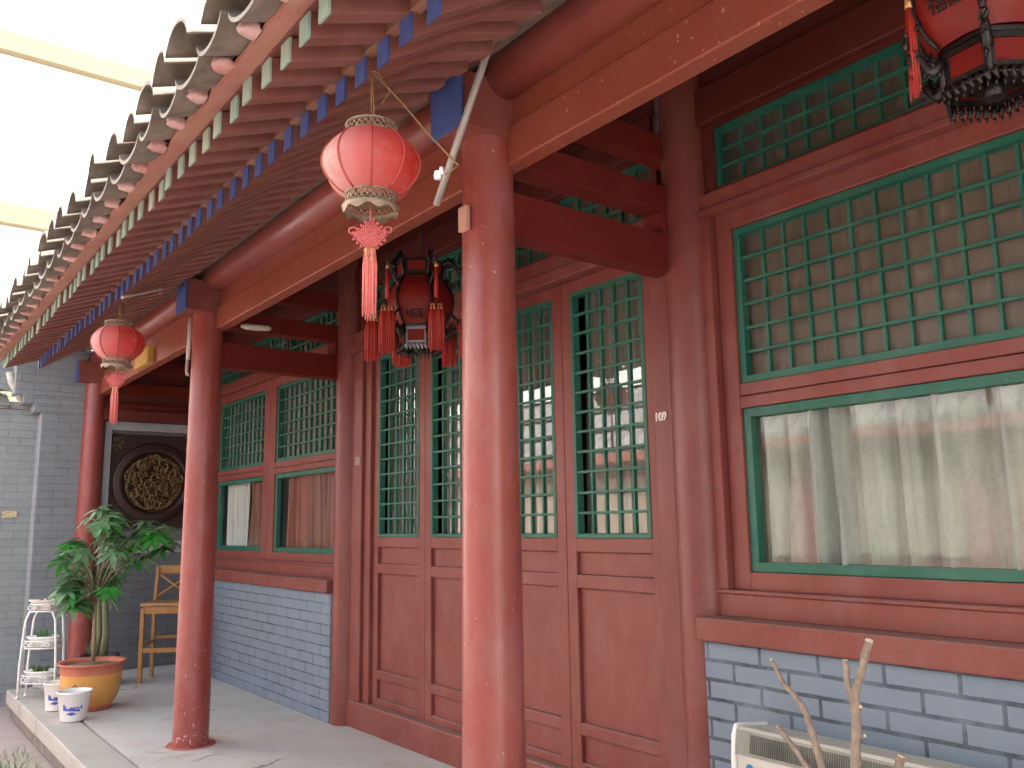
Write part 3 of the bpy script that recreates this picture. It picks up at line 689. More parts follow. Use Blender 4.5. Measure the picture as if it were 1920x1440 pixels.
# ------------------------------------------------------------------ round lanterns
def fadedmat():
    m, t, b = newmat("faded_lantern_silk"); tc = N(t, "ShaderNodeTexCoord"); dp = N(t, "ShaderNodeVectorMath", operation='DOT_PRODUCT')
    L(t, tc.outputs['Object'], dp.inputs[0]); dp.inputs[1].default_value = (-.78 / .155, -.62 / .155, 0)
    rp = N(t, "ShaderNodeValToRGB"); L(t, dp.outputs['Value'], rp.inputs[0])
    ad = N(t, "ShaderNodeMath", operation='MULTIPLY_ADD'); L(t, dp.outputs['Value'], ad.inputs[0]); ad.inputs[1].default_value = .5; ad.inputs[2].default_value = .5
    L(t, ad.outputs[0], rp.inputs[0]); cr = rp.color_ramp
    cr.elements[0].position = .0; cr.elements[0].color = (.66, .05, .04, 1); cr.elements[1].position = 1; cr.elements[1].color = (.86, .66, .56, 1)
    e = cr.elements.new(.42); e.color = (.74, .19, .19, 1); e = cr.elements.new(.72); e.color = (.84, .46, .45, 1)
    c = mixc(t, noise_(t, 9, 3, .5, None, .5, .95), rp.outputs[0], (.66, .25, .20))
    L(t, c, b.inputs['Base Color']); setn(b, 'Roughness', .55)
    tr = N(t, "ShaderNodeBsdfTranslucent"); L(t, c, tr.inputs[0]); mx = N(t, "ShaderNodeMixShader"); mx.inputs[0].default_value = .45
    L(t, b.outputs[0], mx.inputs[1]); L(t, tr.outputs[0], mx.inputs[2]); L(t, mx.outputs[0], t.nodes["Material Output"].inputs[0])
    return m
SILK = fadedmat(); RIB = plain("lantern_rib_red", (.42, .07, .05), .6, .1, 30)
def tassel(m, x, y, z0, z1, r, n=15, mi=0, seed=0):
    rr = random.Random(seed)
    for k in range(n):
        a = 2 * PI * k / n + rr.uniform(-.1, .1); q = r * (0.9 if k % 2 else .55); ln = rr.uniform(-.012, .012)
        m.tube([(x + q * .55 * math.cos(a), y + q * .55 * math.sin(a), z1), (x + q * math.cos(a), y + q * math.sin(a), z1 - (z1 - z0) * .25),
                (x + q * 1.05 * math.cos(a) + rr.uniform(-.002, .002), y + q * 1.05 * math.sin(a), z0 + ln)], [r * .28, r * .34, r * .16], 5, mi)
def mesh_collar(m, c, r0, r1, z0, z1, n=26, tr=.0022):
    for sg in (-1, 1):
        for k in range(n):
            a0 = 2 * PI * k / n; a1 = a0 + sg * 2 * PI * 1.5 / n
            pts = []
            for i in range(4):
                f = i / 3; a = a0 + (a1 - a0) * f; r = r0 + (r1 - r0) * f
                pts.append((c[0] + r * math.cos(a), c[1] + r * math.sin(a), z0 + (z1 - z0) * f))
            m.tube(pts, tr, 4)
def ring(m, c, r, z, tr, n=36, mi=0):
    vs = []; q = 6
    for k in range(n):
        a = 2 * PI * k / n
        for j in range(q):
            b_ = 2 * PI * j / q; rr = r + tr * math.cos(b_); vs.append((c[0] + rr * math.cos(a), c[1] + rr * math.sin(a), z + tr * math.sin(b_)))
    fs = [(k*q+j, ((k+1) % n)*q+j, ((k+1) % n)*q+(j+1) % q, k*q+(j+1) % q) for k in range(n) for j in range(q)]
    m.add(vs, fs, mi, True)
def round_lantern(x, y, zt, lab, rot):
    """zt = top of the body"""
    t = thing("round_lantern", lab, "lantern", (x, y, zt), "round red lanterns hanging from the eave rafters")
    rb, hb = .158, .205; zb = zt - hb; c = (x, y)
    def prof(f):                                   # f 0 bottom..1 top
        a = (f - .5) * PI; return .082 + (rb - .082) * (math.cos(a) ** .72 if abs(a) < PI / 2 - 1e-4 else 0)
    NP = 9; m = MB(); nu, nv = 6, 16; ang = lambda k: rot + 2 * PI * k / NP
    for k in range(NP):
        vs = []
        for j in range(nv + 1):
            f = j / nv; r = prof(f)
            for i in range(nu + 1):
                u = i / nu; a = ang(k) + 2 * PI / NP * u; q = r * (1 - .025 * math.sin(PI * u) * math.sin(PI * f) - 0)
                # panels lie slightly flat between the ribs
                q = r * (math.cos(PI / NP) / math.cos((u - .5) * 2 * PI / NP)) * .45 + q * .55
                vs.append((x + q * math.cos(a), y + q * math.sin(a), zb + hb * f))
        m.add(vs, [(j*(nu+1)+i, j*(nu+1)+i+1, (j+1)*(nu+1)+i+1, (j+1)*(nu+1)+i) for j in range(nv) for i in range(nu)], 0, True)
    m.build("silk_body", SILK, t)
    m = MB()
    for k in range(NP):
        m.tube([(x + (prof(j/14) + .0015) * math.cos(ang(k)), y + (prof(j/14) + .0015) * math.sin(ang(k)), zb + hb * j / 14) for j in range(15)], .0036, 5)
    m.build("ribs", RIB, t)
    m = MB(); mesh_collar(m, c, .082, .082, zt - .002, zt + .030); ring(m, c, .083, zt, .004); ring(m, c, .082, zt + .031, .004); m.build("top_collar", BRASS, t)
    m = MB(); mesh_collar(m, c, .080, .080, zb - .035, zb + .002); ring(m, c, .082, zb, .004)
    n = 40; vs = []
    for i, (r, h) in enumerate(((.081, -.036), (.092, -.040), (.089, -.052), (.087, -.060))):
        for k in range(n * 2):
            a = PI * k / n; sc = .007 * math.sin(a * 8) if i == 3 else 0
            vs.append((x + r * math.cos(a), y + r * math.sin(a), zb + h + sc))
    N2 = 2 * n; m.add(vs, [(i*N2+k, i*N2+(k+1) % N2, (i+1)*N2+(k+1) % N2, (i+1)*N2+k) for i in range(3) for k in range(N2)], 0, True)
    m.build("bottom_collar", BRASS, t)
    # inner bottom disc seen from below
    m = MB(); m.lathe([(0.001, zb - zb - .02), (.078, -.02)], (x, y, zb), 24); m.build("base_disc", plain("lantern_base_dark", (.16, .11, .06), .7, .2, 20), t)
    m = MB(); m.tube([(x, y, zb - .02), (x, y, zb - .093)], .0035, 6); zk = zb - .135
    # woven diamond knot facing the courtyard
    ud = Vector((rt.x, rt.y, 0)).normalized()
    for sg in (-1, 1):
        for k in range(-4, 5):
            o_ = k * .0085; d1 = (ud + Vector((0, 0, sg))).normalized(); d2 = (ud - Vector((0, 0, sg))).normalized(); ce = Vector((x, y, zk)) + d2 * o_
            m.tube([ce - d1 * .038, ce, ce + d1 * .038], .0034, 5)
            if k in (-4, -2, 0, 2):
                for e in (-1, 1):
                    p = ce + d1 * .038 * e; q2 = p + d2 * .0085
                    m.tube([p, p + d1 * .008 * e + d2 * .002, p + d1 * .011 * e + d2 * .0045, q2 + d1 * .008 * e - d2 * .002, q2], .0026, 5)
    for e in (-1, 1):
        ce = Vector((x, y, zk + .018)) + ud * e * .056
        m.tube([ce + Vector((0, 0, .011 * math.sin(a_))) + ud * .013 * math.cos(a_) for a_ in [2 * PI * i / 10 for i in range(11)]], .0028, 5)
    m.build("knot", KNOT, t)
    m = MB()
    for dx in (-.009, .009):
        px, py = x + ud.x * dx, y + ud.y * dx
        tassel(m, px, py, zk - .265, zk - .05, .013, 12, 0, int(dx * 1e4))
        m.tube([(px, py, zk - .042), (px, py, zk - .068)], .0095, 8, 1); m.tube([(px, py, zk - .074), (px, py, zk - .083)], .0105, 8, 1)
    m.build("tassel", [TASSP, GOLD], t)
    return t
RL1 = (-.799, -1.93, 2.812); RL2 = (-4.17, -1.93, 2.822)
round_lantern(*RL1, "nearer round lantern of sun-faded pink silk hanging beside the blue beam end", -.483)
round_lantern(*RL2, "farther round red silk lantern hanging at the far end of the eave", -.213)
def lantern_cord(x, y, z0, z1, lab):
    m = MB()
    m.tube([(x, y, z0), (x - .003, y, (z0 + z1) / 2), (x - .006, y, z1)], .0028, 6); m.tube([(x + .004, y, z0), (x + .010, y + .003, (z0 + z1) / 2), (x - .004, y, z1)], .0024, 6)
    m.tube([(x - .004, y, z1 + .012), (x + .02, y + .01, z1), (x + .03, y + .05, z1 - .06), (x + .012, y + .03, z1 - .10)], .002, 5)
    tag(m.build("hanging_cord", ROPE), lab, "cord")
lantern_cord(RL1[0], RL1[1], RL1[2] - .03, 3.03, "brown cord holding up the nearer faded round lantern")
lantern_cord(RL2[0], RL2[1], RL2[2] - .03, 3.00, "brown cord holding up the farther round lantern")
# loose flex with a white plug hanging beside the near lantern
t = thing("loose_flex", "thin brown flex drooping from the rafters to a small white plug beside the near lantern", "cable", (-.78, -1.9, 3.02))
pts = [Vector((-.795, -1.92, 3.03)), Vector((-.70, -1.87, 2.90)), Vector((-.60, -1.84, 2.77)), Vector((-.50, -1.83, 2.665)), Vector((-.425, -1.84, 2.60)), Vector((-.398, -1.87, 2.575)), Vector((-.405, -1.90, 2.55))]
m = MB(); m.tube(pts, .0028, 6); m.build("wire", ROPE, t)
m = MB(); m.lathe([(.001, -.012), (.009, -.012), (.011, 0), (.009, .012), (.001, .014)], (-.413, -1.92, 2.545), 12); m.lathe([(.001, -.006), (.006, -.006), (.006, .016), (.001, .016)], (-.40, -1.915, 2.55), 10); m.build("plug", WHITE, t)
# pole leaning by the near column head
m = MB(); m.tube([(-.985, -1.30, 3.475), (-1.404, -1.30, 2.904)], .0155, 12); 
tag(m.build("grey_pole", STEEL), "grey round pole slanting beside the blue beam end at the near column", "pole")
t = thing("bracket_arm", "thin bracket arm with dangling flex running out to the farther lantern", "bracket", (-5.2, -1.2, 3.5))
m = MB(); m.tube([(-5.22, -1.24, 3.47), (-4.13, -1.93, 3.01)], .010, 8); m.build("arm", PIPE, t)
m = MB(); m.tube([(-4.75, -1.54, 3.27), (-4.74, -1.55, 3.23), (-4.70, -1.55, 3.215)], .004, 5); m.build("flex", PIPE, t)

# ------------------------------------------------------------------ palace lanterns
SPOT = None
def pal_silk():
    m, t, b = newmat("red_painted_silk"); v = wcoord(t)
    c = mixc(t, noise_(t, 5, 4, .6, v, .4, .7), (.30, .018, .012), (.23, .012, .009))
    vo = N(t, "ShaderNodeTexVoronoi"); vo.inputs['Scale'].default_value = 26; wn = N(t, "ShaderNodeVectorMath", operation='MULTIPLY'); L(t, v, wn.inputs[0]); wn.inputs[1].default_value = (1, 1, .55); L(t, wn.outputs[0], vo.inputs['Vector'])
    r = N(t, "ShaderNodeMapRange"); r.inputs[1].default_value = .16; r.inputs[2].default_value = .10; L(t, vo.outputs['Distance'], r.inputs[0])
    mk = N(t, "ShaderNodeMath", operation='MULTIPLY'); L(t, r.outputs[0], mk.inputs[0]); L(t, noise_(t, 11, 2, .5, v, .52, .58), mk.inputs[1])
    m7 = N(t, "ShaderNodeMath", operation='MULTIPLY'); L(t, mk.outputs[0], m7.inputs[0]); m7.inputs[1].default_value = .7
    c = mixc(t, m7.outputs[0], c, (.10, .02, .015)); L(t, c, b.inputs['Base Color']); setn(b, 'Roughness', .5)
    tr = N(t, "ShaderNodeBsdfTranslucent"); L(t, c, tr.inputs[0]); mx = N(t, "ShaderNodeMixShader"); mx.inputs[0].default_value = .3
    L(t, b.outputs[0], mx.inputs[1]); L(t, tr.outputs[0], mx.inputs[2]); L(t, mx.outputs[0], t.nodes["Material Output"].inputs[0])
    return m
PSILK = pal_silk()
def palace_lantern(cx, cy, zb, rot, lab, GK=3, left_only=False):
    """zb = bottom of the body (rim); body .29 tall"""
    t = thing("palace_lantern", lab, "lantern", (cx, cy, zb), "dark framed hexagonal lanterns under the veranda roof")
    def hx(r, k, z): a = rot + PI / 3 * k; return Vector((cx + r * math.cos(a), cy + r * math.sin(a), z))
    H_ = .30
    prof = lambda f: .118 + .092 * math.sin(PI * (f * .88 + .06)) ** .75
    m = MB(); nv = 12; nu = 5
    for k in range(6):
        vs = []
        for j in range(nv + 1):
            f = j / nv; a, b_ = hx(prof(f), k, zb + H_ * f), hx(prof(f), k + 1, zb + H_ * f)
            for i in range(nu + 1):
                p = a.lerp(b_, i / nu); d = Vector((p.x - cx, p.y - cy, 0)).normalized(); vs.append(p + d * .012 * math.sin(PI * i / nu))
        m.add(vs, [(j*(nu+1)+i, j*(nu+1)+i+1, (j+1)*(nu+1)+i+1, (j+1)*(nu+1)+i) for j in range(nv) for i in range(nu)], 0, True)
    m.build("silk_body", PSILK, t)
    m = MB()
    for k in range(6): m.tube([hx(prof(j/12) + .006, k, zb + H_ * j / 12) for j in range(13)], .008, 6)
    for (r, z) in ((.128, zb - .004), (.128, zb + H_ + .004)):
        for k in range(6): m.tube([hx(r, k, z), hx(r, k + 1, z)], .011, 4, smooth=False)
    m.build("ribs", BLACKW, t)
    # galleries: red panels in black frames
    for nm, r, z0, z1 in (("bottom_gallery", .142, zb - .125, zb - .018), ("top_gallery", .155, zb + H_ + .018, zb + H_ + .12)):
        m = MB()
        for k in range(6):
            a, b_ = hx(r, k, 0), hx(r, k + 1, 0)
            def P(u, z, inn=0):
                p = a.lerp(b_, u); d = Vector((p.x - cx, p.y - cy, 0)); return Vector((p.x, p.y, z)) - d.normalized() * inn
            for (u0, u1, za, zc, mi) in ((.0, 1, z0, z0 + .018, 0), (0, 1, z1 - .018, z1, 0), (0, .12, z0 + .018, z1 - .018, 0), (.88, 1, z0 + .018, z1 - .018, 0)):
                m.add([P(u0, za), P(u1, za), P(u1, zc), P(u0, zc), P(u0, za, .012), P(u1, za, .012), P(u1, zc, .012), P(u0, zc, .012)], [(0,1,2,3),(7,6,5,4),(0,4,5,1),(1,5,6,2),(2,6,7,3),(3,7,4,0)], 2 if (nm[0] == 'b' and k == GK) else 0)
            m.add([P(.1, z0 + .015, .006), P(.9, z0 + .015, .006), P(.9, z1 - .015, .006), P(.1, z1 - .015, .006)], [(0, 1, 2, 3)], 1)
        for k in range(6):
            m.tube([hx(r + .003, k, z0 - .012), hx(r + .003, k, z1 + .008)], .009, 5)
        m.build(nm, [BLACKW, PSILK, GREYP], t)
    # scalloped fringe board under the bottom gallery
    m = MB()
    for k in range(6):
        a, b_ = hx(.145, k, 0), hx(.145, k + 1, 0)
        for i in range(6):
            p = a.lerp(b_, (i + .5) / 6); q = p + (b_ - a) * .05
            m.tube([(p.x, p.y, zb - .125), (p.x, p.y, zb - .145), (q.x, q.y, zb - .163)], [.010, .009, .005], 5, 1 if k == GK else 0)
            m.tube([(p.x, p.y, zb - .163), (p.x, p.y, zb - .180)], [.005, .003], 4)
    for k in range(6): m.tube([hx(.145, k, zb - .14), hx(.145, k + 1, zb - .14)], .005, 4, 1 if k == GK else 0)
    m.build("fringe", [BLACKW, GREYP], t)
    m = MB(); m.lathe([(.001, 0), (.13, 0)], (cx, cy, zb - .10), 6); m.tube([(cx, cy, zb - .1), (cx, cy, zb - .16)], .03, 8); m.build("bottom_board", BLACKW, t)
    # carved corner arms: curling dragon-like scrolls at top and bottom
    m = MB(); tips = []
    for k in range(6):
        d = (hx(1, k, 0) - Vector((cx, cy, 0))); d.z = 0; d.normalize(); up_ = Vector((0, 0, 1))
        for (z0, ext, sg) in ((zb + H_ + .10, .075 if left_only else .15, 1), (zb - .04, .085, -1)):
            o_ = Vector((cx, cy, z0)) + d * .15; pts = []
            for i in range(12):
                f = i / 11; pts.append(o_ + d * ext * f + up_ * (.030 * math.sin(f * 6.0) * sg - .02 * f))
            m.tube(pts, [.019 - .010 * i / 11 for i in range(12)], 6)
            for i in range(1, 9):
                p = pts[i]; h_ = .055 * (1 - i / 10)
                m.tube([p, p - up_ * h_ * sg * .5 + d * .01, p - up_ * h_ * sg + d * R.uniform(-.02, .02)], [.011, .009, .003], 5)
            for i in range(1, 11):
                p = pts[i]; s_ = d.cross(up_) * R.uniform(-.01, .01)
                m.tube([p, p + up_ * R.uniform(.015, .035) + d * R.uniform(-.02, .02) + s_, p + up_ * R.uniform(.02, .03) + d * .02 + s_], [.008, .006, .002], 5)
                m.tube([p, p - up_ * R.uniform(.015, .03) + d * R.uniform(-.02, .01) + s_], [.008, .003], 5)
            tips.append((pts[-1], sg))
        # carved side bracket along the body
        pts = [Vector((cx, cy, zb + H_ * f + .0)) + d * (.245 - .05 * math.sin(PI * f) + .015 * math.sin(14 * f)) for f in [i / 14 for i in range(15)]]
        if k % 2 == 0 or True:
            m.tube(pts, [.008 + .004 * math.sin(i * 2.2) for i in range(15)], 5)
            for i in range(1, 14):
                p = pts[i]; m.tube([p, p + d * R.uniform(-.03, .03) + up_ * R.uniform(-.02, .03)], [.008, .002], 4)
    m.build("carved_arms", BLACKW, t)
    for q, (p, sg) in enumerate(tips):
        if not left_only and sg < 0:
            if q == 7: mm = MB(); tassel(mm, p.x, p.y, p.z - .22, p.z - .03, .013, 8, 0, q); mm.build('tassel', [TASS, GOLD], t)
            continue
        if left_only and (p - Vector((cx, cy, p.z))).normalized().dot(rt) > -.7: continue
        m = MB(); z1 = p.z - .03; ln = .30 if sg > 0 else .19; px, py = p.x, p.y
        m.tube([p, (px, py, z1)], .003, 5)
        if left_only:
            if sg > 0:
                z1 -= .17; tassel(m, px, py, z1 - .31, z1 - .03, .012, 9, 0, q); m.tube([p, (px, py, z1)], .003, 5); m.tube([(px, py, z1), (px, py, z1 - .035)], [.009, .012], 8, 1)
            else: tassel(m, px, py, z1 - .07, z1, .008, 6, 0, q)
            m.build("tassel", [TASS, GOLD], t); continue
        if sg > 0:
            m.tube([(px, py, z1 - .0), (px, py, z1 - .03)], [.010, .013], 8, 1); m.tube([(px, py, z1 - .03), (px, py, z1 - .22)], [.012, .015], 8); m.tube([(px, py, z1 - .22), (px, py, z1 - .26)], .003, 5); z1 -= .25; ln = .29
        for dx in (-.021, .021):
            ax, ay = px + dx * rt.x, py + dx * rt.y
            tassel(m, ax, ay, z1 - ln, z1 - .02, .025, 15, 0, q * 7 + int(dx * 1000))
            m.tube([(ax, ay, z1 - .008), (ax, ay, z1 - .045)], [.015, .022], 8, 1)
        m.build("tassel", [TASS, GOLD], t)
    # painted characters on the lower front panel edges
    return t
PL1 = (-3.0, -.42, 2.79); PL2 = (.56, -.60, 2.93)
rotl = math.atan2(-3.17 + .42, 1.57 + 3.0)      # facing the courtyard corner
p1 = palace_lantern(*PL1, rotl + PI / 6 + PI * 0 - .18 + PI / 3 * 2, "tasselled hexagonal red lantern in a black carved frame hanging before the lattice doors")
p2 = palace_lantern(*PL2, -1.22, "tasselled hexagonal red lantern in a black carved frame hanging before the large right window", -1, True)
for (pl, lab) in ((PL1, "thin black hook holding the hexagonal lantern before the doors"), (PL2, "thin black hook holding the hexagonal lantern before the right window")):
    m = MB(); m.tube([(pl[0], pl[1], pl[2] + .36), (pl[0], pl[1], rz(pl[1]) + .02)], .005, 6); tag(m.build("lantern_hook", BLACKW), lab, "hook")
# lucky characters on the silk: 福 built from strokes, one per visible panel
def glyph(cx, cy, zb, ang, z, s, parent, so=0):
    m = MB(); d = Vector((math.cos(ang), math.sin(ang), 0)); u = Vector((-math.sin(ang), math.cos(ang), 0)); up_ = Vector((0, 0, 1))
    st = [(-.38,.48,-.28,.38),(-.5,.28,-.15,.28),(-.15,.28,-.45,-.05),(-.3,.12,-.3,-.5),(-.28,.05,-.15,-.08),(0,.45,.5,.45),(.05,.3,.45,.3),(.05,.3,.05,.1),(.45,.3,.45,.1),(.05,.1,.45,.1),
          (0,-.05,.5,-.05),(0,-.05,0,-.5),(.5,-.05,.5,-.5),(0,-.5,.5,-.5),(.25,-.05,.25,-.5),(0,-.27,.5,-.27)]
    if so > 0: st = [(0,.5,0,.42),(-.45,.38,.45,.38),(-.45,.38,-.45,.25),(.45,.38,.45,.25),(-.25,.25,.25,.25),(-.22,.12,.22,.12),(-.22,.12,-.22,-.02),(.22,.12,.22,-.02),(-.22,-.02,.22,-.02),(-.38,-.15,.38,-.15),(-.38,-.15,-.38,-.5),(.38,-.15,.38,-.5),(-.38,-.5,.38,-.5),(0,-.15,0,-.5),(-.38,-.32,.38,-.32)]
    for (a, b_, c, e) in st:
        a += so; c += so
        p = Vector((cx, cy, z)) + u * a * s + up_ * b_ * s + d * .0; q = Vector((cx, cy, z)) + u * c * s + up_ * e * s
        def off(P_, zz):
            f = (zz - zb) / .30; ap = (.118 + .092 * math.sin(PI * (f * .88 + .06)) ** .75) * math.cos(PI / 6) + .0135; return P_ + d * ap
        m.tube([off(p, p.z), off((p + q) / 2, (p.z + q.z) / 2), off(q, q.z)], .0028, 4)
    m.build("painted_character", MARK, parent)
for (pl, ro, par, ks) in ((PL1, rotl + PI / 6 - .18 + PI / 3 * 2, p1, (3, 4)), (PL2, -1.22, p2, (0, 5, 1))):
    for k in ks:
        for so in (-.55, .55): glyph(pl[0], pl[1], pl[2], ro + PI / 3 * (k + .5), pl[2] + .055 + (.05 if par is p2 else 0), .052, par, so)

# ------------------------------------------------------------------ small fittings
m = MB(); m.box(-1.372, -1.312, -1.212, -1.186, 2.79, 2.90)
t = thing("switch_box", "small pink painted box on the near column", "box", (-1.342, -1.19, 2.79)); m.build("cover", paint("pink_box", (.50, .26, .20), (.55, .3, .24), .5, .1), t, bevel=.006)

t = thing("column_conduit", "pale conduit with a small joint on the second column", "conduit", (-5.2, -1.18, 2.7))
m = MB(); m.tube([(-5.20, -1.19, 3.19), (-5.20, -1.193, 2.86)], .016, 10); m.tube([(-5.235, -1.185, 2.88), (-5.245, -1.185, 2.77), (-5.215, -1.187, 2.74)], .013, 8)
m.build("tube", PIPE, t)
m = MB()
for i in range(1): m.tube([(-5.052, -.84, 3.145), (-5.04, -.80, 3.143), (-5.035, -.70, 3.145), (-5.04, -.62, 3.152), (-5.052, -.59, 3.155)], [.012, .024, .026, .024, .012], 14)
tag(m.build("tube_lamp", plain("lamp_diffuser", (.62, .60, .50), .5, .1, 15)), "short cream coloured lamp, unlit, on the tie beam above the left window bay", "lamp")
m = MB(); m.box(-7.25, -6.80, -1.10, -1.044, 3.10, 3.26); m.box(-6.78, -6.765, -1.10, -1.044, 3.10, 3.26)
tag(m.build("yellow_board", YEL, bevel=.004), "yellow board fixed to the lintel behind the farther round lantern", "board")

# ------------------------------------------------------------------ big potted tree
PX, PY = -7.05, -1.36
t = thing("potted_tree", "small umbrella tree with palmate leaves in a large ochre pot with terracotta rim", "potted tree", (PX, PY, 0))
TERRA = plain("terracotta_rim", (.50, .16, .10), .6, .15, 10); 
def ochre():
    m, tt, b = newmat("ochre_glaze"); v = wcoord(tt); c = mixc(tt, noise_(tt, 4, 4, .6, v, .3, .7), (.60, .29, .065), (.66, .34, .09))
    L(tt, c, b.inputs['Base Color']); setn(b, 'Roughness', .45); return m
m = MB()
KS = .89
def ks(l): return [(r * KS, h * KS) for r, h in l]
m.lathe(ks([(.001, .012), (.17, .012), (.175, .0), (.195, .0), (.20, .03), (.205, .05)]), (PX, PY, 0), 48, 1)
m.lathe(ks([(.205, .05), (.235, .09), (.262, .15), (.275, .22), (.28, .29), (.281, .345)]), (PX, PY, 0), 48, 0)
m.lathe(ks([(.281, .345), (.285, .36), (.287, .42), (.315, .435), (.325, .447), (.315, .457), (.29, .452), (.27, .44), (.262, .40)]), (PX, PY, 0), 48, 1)
m.build("pot", [ochre(), TERRA], t)
m = MB()
for a0, zc in ((-.75, .24), (-.62, .20), (-2.1, .27)):                         # brushed motif on the glaze
    for k in range(9):
        a = a0 + R.uniform(-.12, .12); z = zc + R.uniform(-.06, .05); pts = []
        for i in range(5):
            aa = a + .03 * i * R.uniform(-.6, 1); zz = z + .012 * i * R.uniform(-1, 1); rr = .2335 + (zz - .09) * .22 + .018
            rr = .2765 if zz > .22 else .262 + (zz - .15) * .19 + .0015
            pts.append((PX + rr * KS * math.cos(aa), PY + rr * KS * math.sin(aa), zz * KS))
        m.tube(pts, [.001, .003, .004, .003, .001], 4)
m.build("brushed_motif", plain("brown_brushwork", (.12, .07, .035), .6, .2), t)
m = MB(); m.lathe(ks([(.001, .43), (.10, .428), (.265, .415)]), (PX, PY, 0), 32, wob=lambda a, h: 1 + .05 * math.sin(5 * a)); m.build("soil", SOIL, t)
top = Vector((PX - .02, PY, 1.02))
m = MB(); m.tube([(PX + .02, PY, .40), (PX + .0, PY, .65), (PX - .015, PY, .85), top], [.019, .017, .016, .018], 10)
brs = []
pr = Vector((rt.x, rt.y, 0)).normalized(); pf = Vector((fw.x, fw.y, 0)).normalized()
specs = [(-.28, .42, .0), (-.33, .12, .1), (-.12, .58, .15), (.05, .70, .0), (.16, .62, -.2), (.30, .55, .1), (.42, .50, .25), (.52, .38, .15), (.22, .35, -.2), (-.22, -.05, -.1), (.10, .02, -.18), (-.05, .32, -.25), (-.30, .30, -.15), (.38, .28, -.1), (.02, .50, .2),(-.12,-.12,-.15),(.48,.52,-.05),(-.34,.02,0),(-.26,-.02,-.12),(-.18,.02,.1),(-.30,.12,-.1),(.02,.10,.15),(.30,.42,.0),(.12,.48,.05)]
ends = []
for (a, h, dp) in specs:
    a = a * (.72 if a < 0 else 1.12); e = top + pr * a + Vector((0, 0, h)) + pf * dp; mid = top.lerp(e, .45) + Vector((0, 0, .03)) - pr * a * .12
    m.tube([top - Vector((0, 0, .03 + R.uniform(0, .08))), mid, e], [.010, .007, .004], 6); ends.append(e)
m.build("trunk", TRUNK, t)
m = MB()
for qi, e in enumerate(ends):
    for w_ in range(4):
        dirp = Vector((R.uniform(-1, 1), R.uniform(-1, 1), R.uniform(-.1, 1))).normalized(); c = e + dirp * R.uniform(.03, .15) - Vector((0, 0, R.uniform(0, .08)))
        m.tube([e, (e + c) / 2 + Vector((0, 0, .01)), c], .0022, 4, 0)
        ax = (dirp * .6 + Vector((R.uniform(-.4, .4), R.uniform(-.4, .4), .8))).normalized(); u = ax.orthogonal().normalized(); v = ax.cross(u)
        nl = R.choice((6, 7, 7, 8)); L_ = R.uniform(.12, .185); a0 = R.uniform(0, 6); mi = 1 if R.random() < .14 else 0
        for k in range(nl):
            a = a0 + 2 * PI * k / nl; d = u * math.cos(a) + v * math.sin(a) + ax * R.uniform(-.15, .25)
            leaflet(m, c, d, ax, L_ * R.uniform(.75, 1.05), L_ * .32, mi, R.uniform(.15, .55))
m.build("leaves", [LEAF, LEAF2], t, fix=False)

# second plant: money tree with pale green trunks in a dark pot behind
P2 = Vector((-8.15, -.92, 0)) - Vector((rt.x, rt.y, 0)) * .15
t = thing("trunk_plant", "braided pale green trunks in a low dark pot behind the large ochre pot", "potted plant", P2)
m = MB(); m.lathe([(.001, .01), (.13, 0), (.15, .02), (.18, .27), (.19, .30), (.17, .30), (.16, .26)], P2, 32); m.build("pot", plain("dark_pot", (.035, .04, .045), .5, .2), t)
m = MB(); m.lathe([(.001, .27), (.165, .265)], P2, 24); m.build("soil", SOIL, t)
m = MB()
for (a, b_, r) in ((-.05, .02, .026), (.035, -.02, .032), (-.01, .05, .022)):
    q = P2 + pr * a + pf * b_
    m.tube([q + Vector((0, 0, .24)), q + Vector((0, 0, .5)) + pr * .02, q + Vector((0, 0, .85)) - pr * .01, q + Vector((0, 0, 1.12)) + pr * .03], [r * 1.25, r, r * .85, r * .6], 12)
m.build("trunk", GTRUNK, t)
m = MB()
for w_ in range(22):
    c = P2 + Vector((0, 0, 1.1)) + pr * R.uniform(-.3, .32) + pf * R.uniform(-.2, .2) + Vector((0, 0, R.uniform(-.12, .40)))
    ax = Vector((R.uniform(-.5, .5), R.uniform(-.5, .5), 1)).normalized(); u = ax.orthogonal().normalized(); v = ax.cross(u); m.tube([P2 + Vector((0, 0, 1.1)), c], .003, 4)
    for k in range(6):
        a = 2 * PI * k / 6 + w_; leaflet(m, c, u * math.cos(a) + v * math.sin(a), ax, R.uniform(.10, .16), .045, 0, R.uniform(.2, .6))
for w_ in range(10):
    c = P2 + Vector((0, 0, .30)) - pr * .12; leaflet(m, c, Vector((R.uniform(-1, 1), R.uniform(-1, 1), 1.6)), Vector((0, 1, .2)), R.uniform(.12, .25), .018, 0, .3)
m.build("leaves", LEAF, t, fix=False)

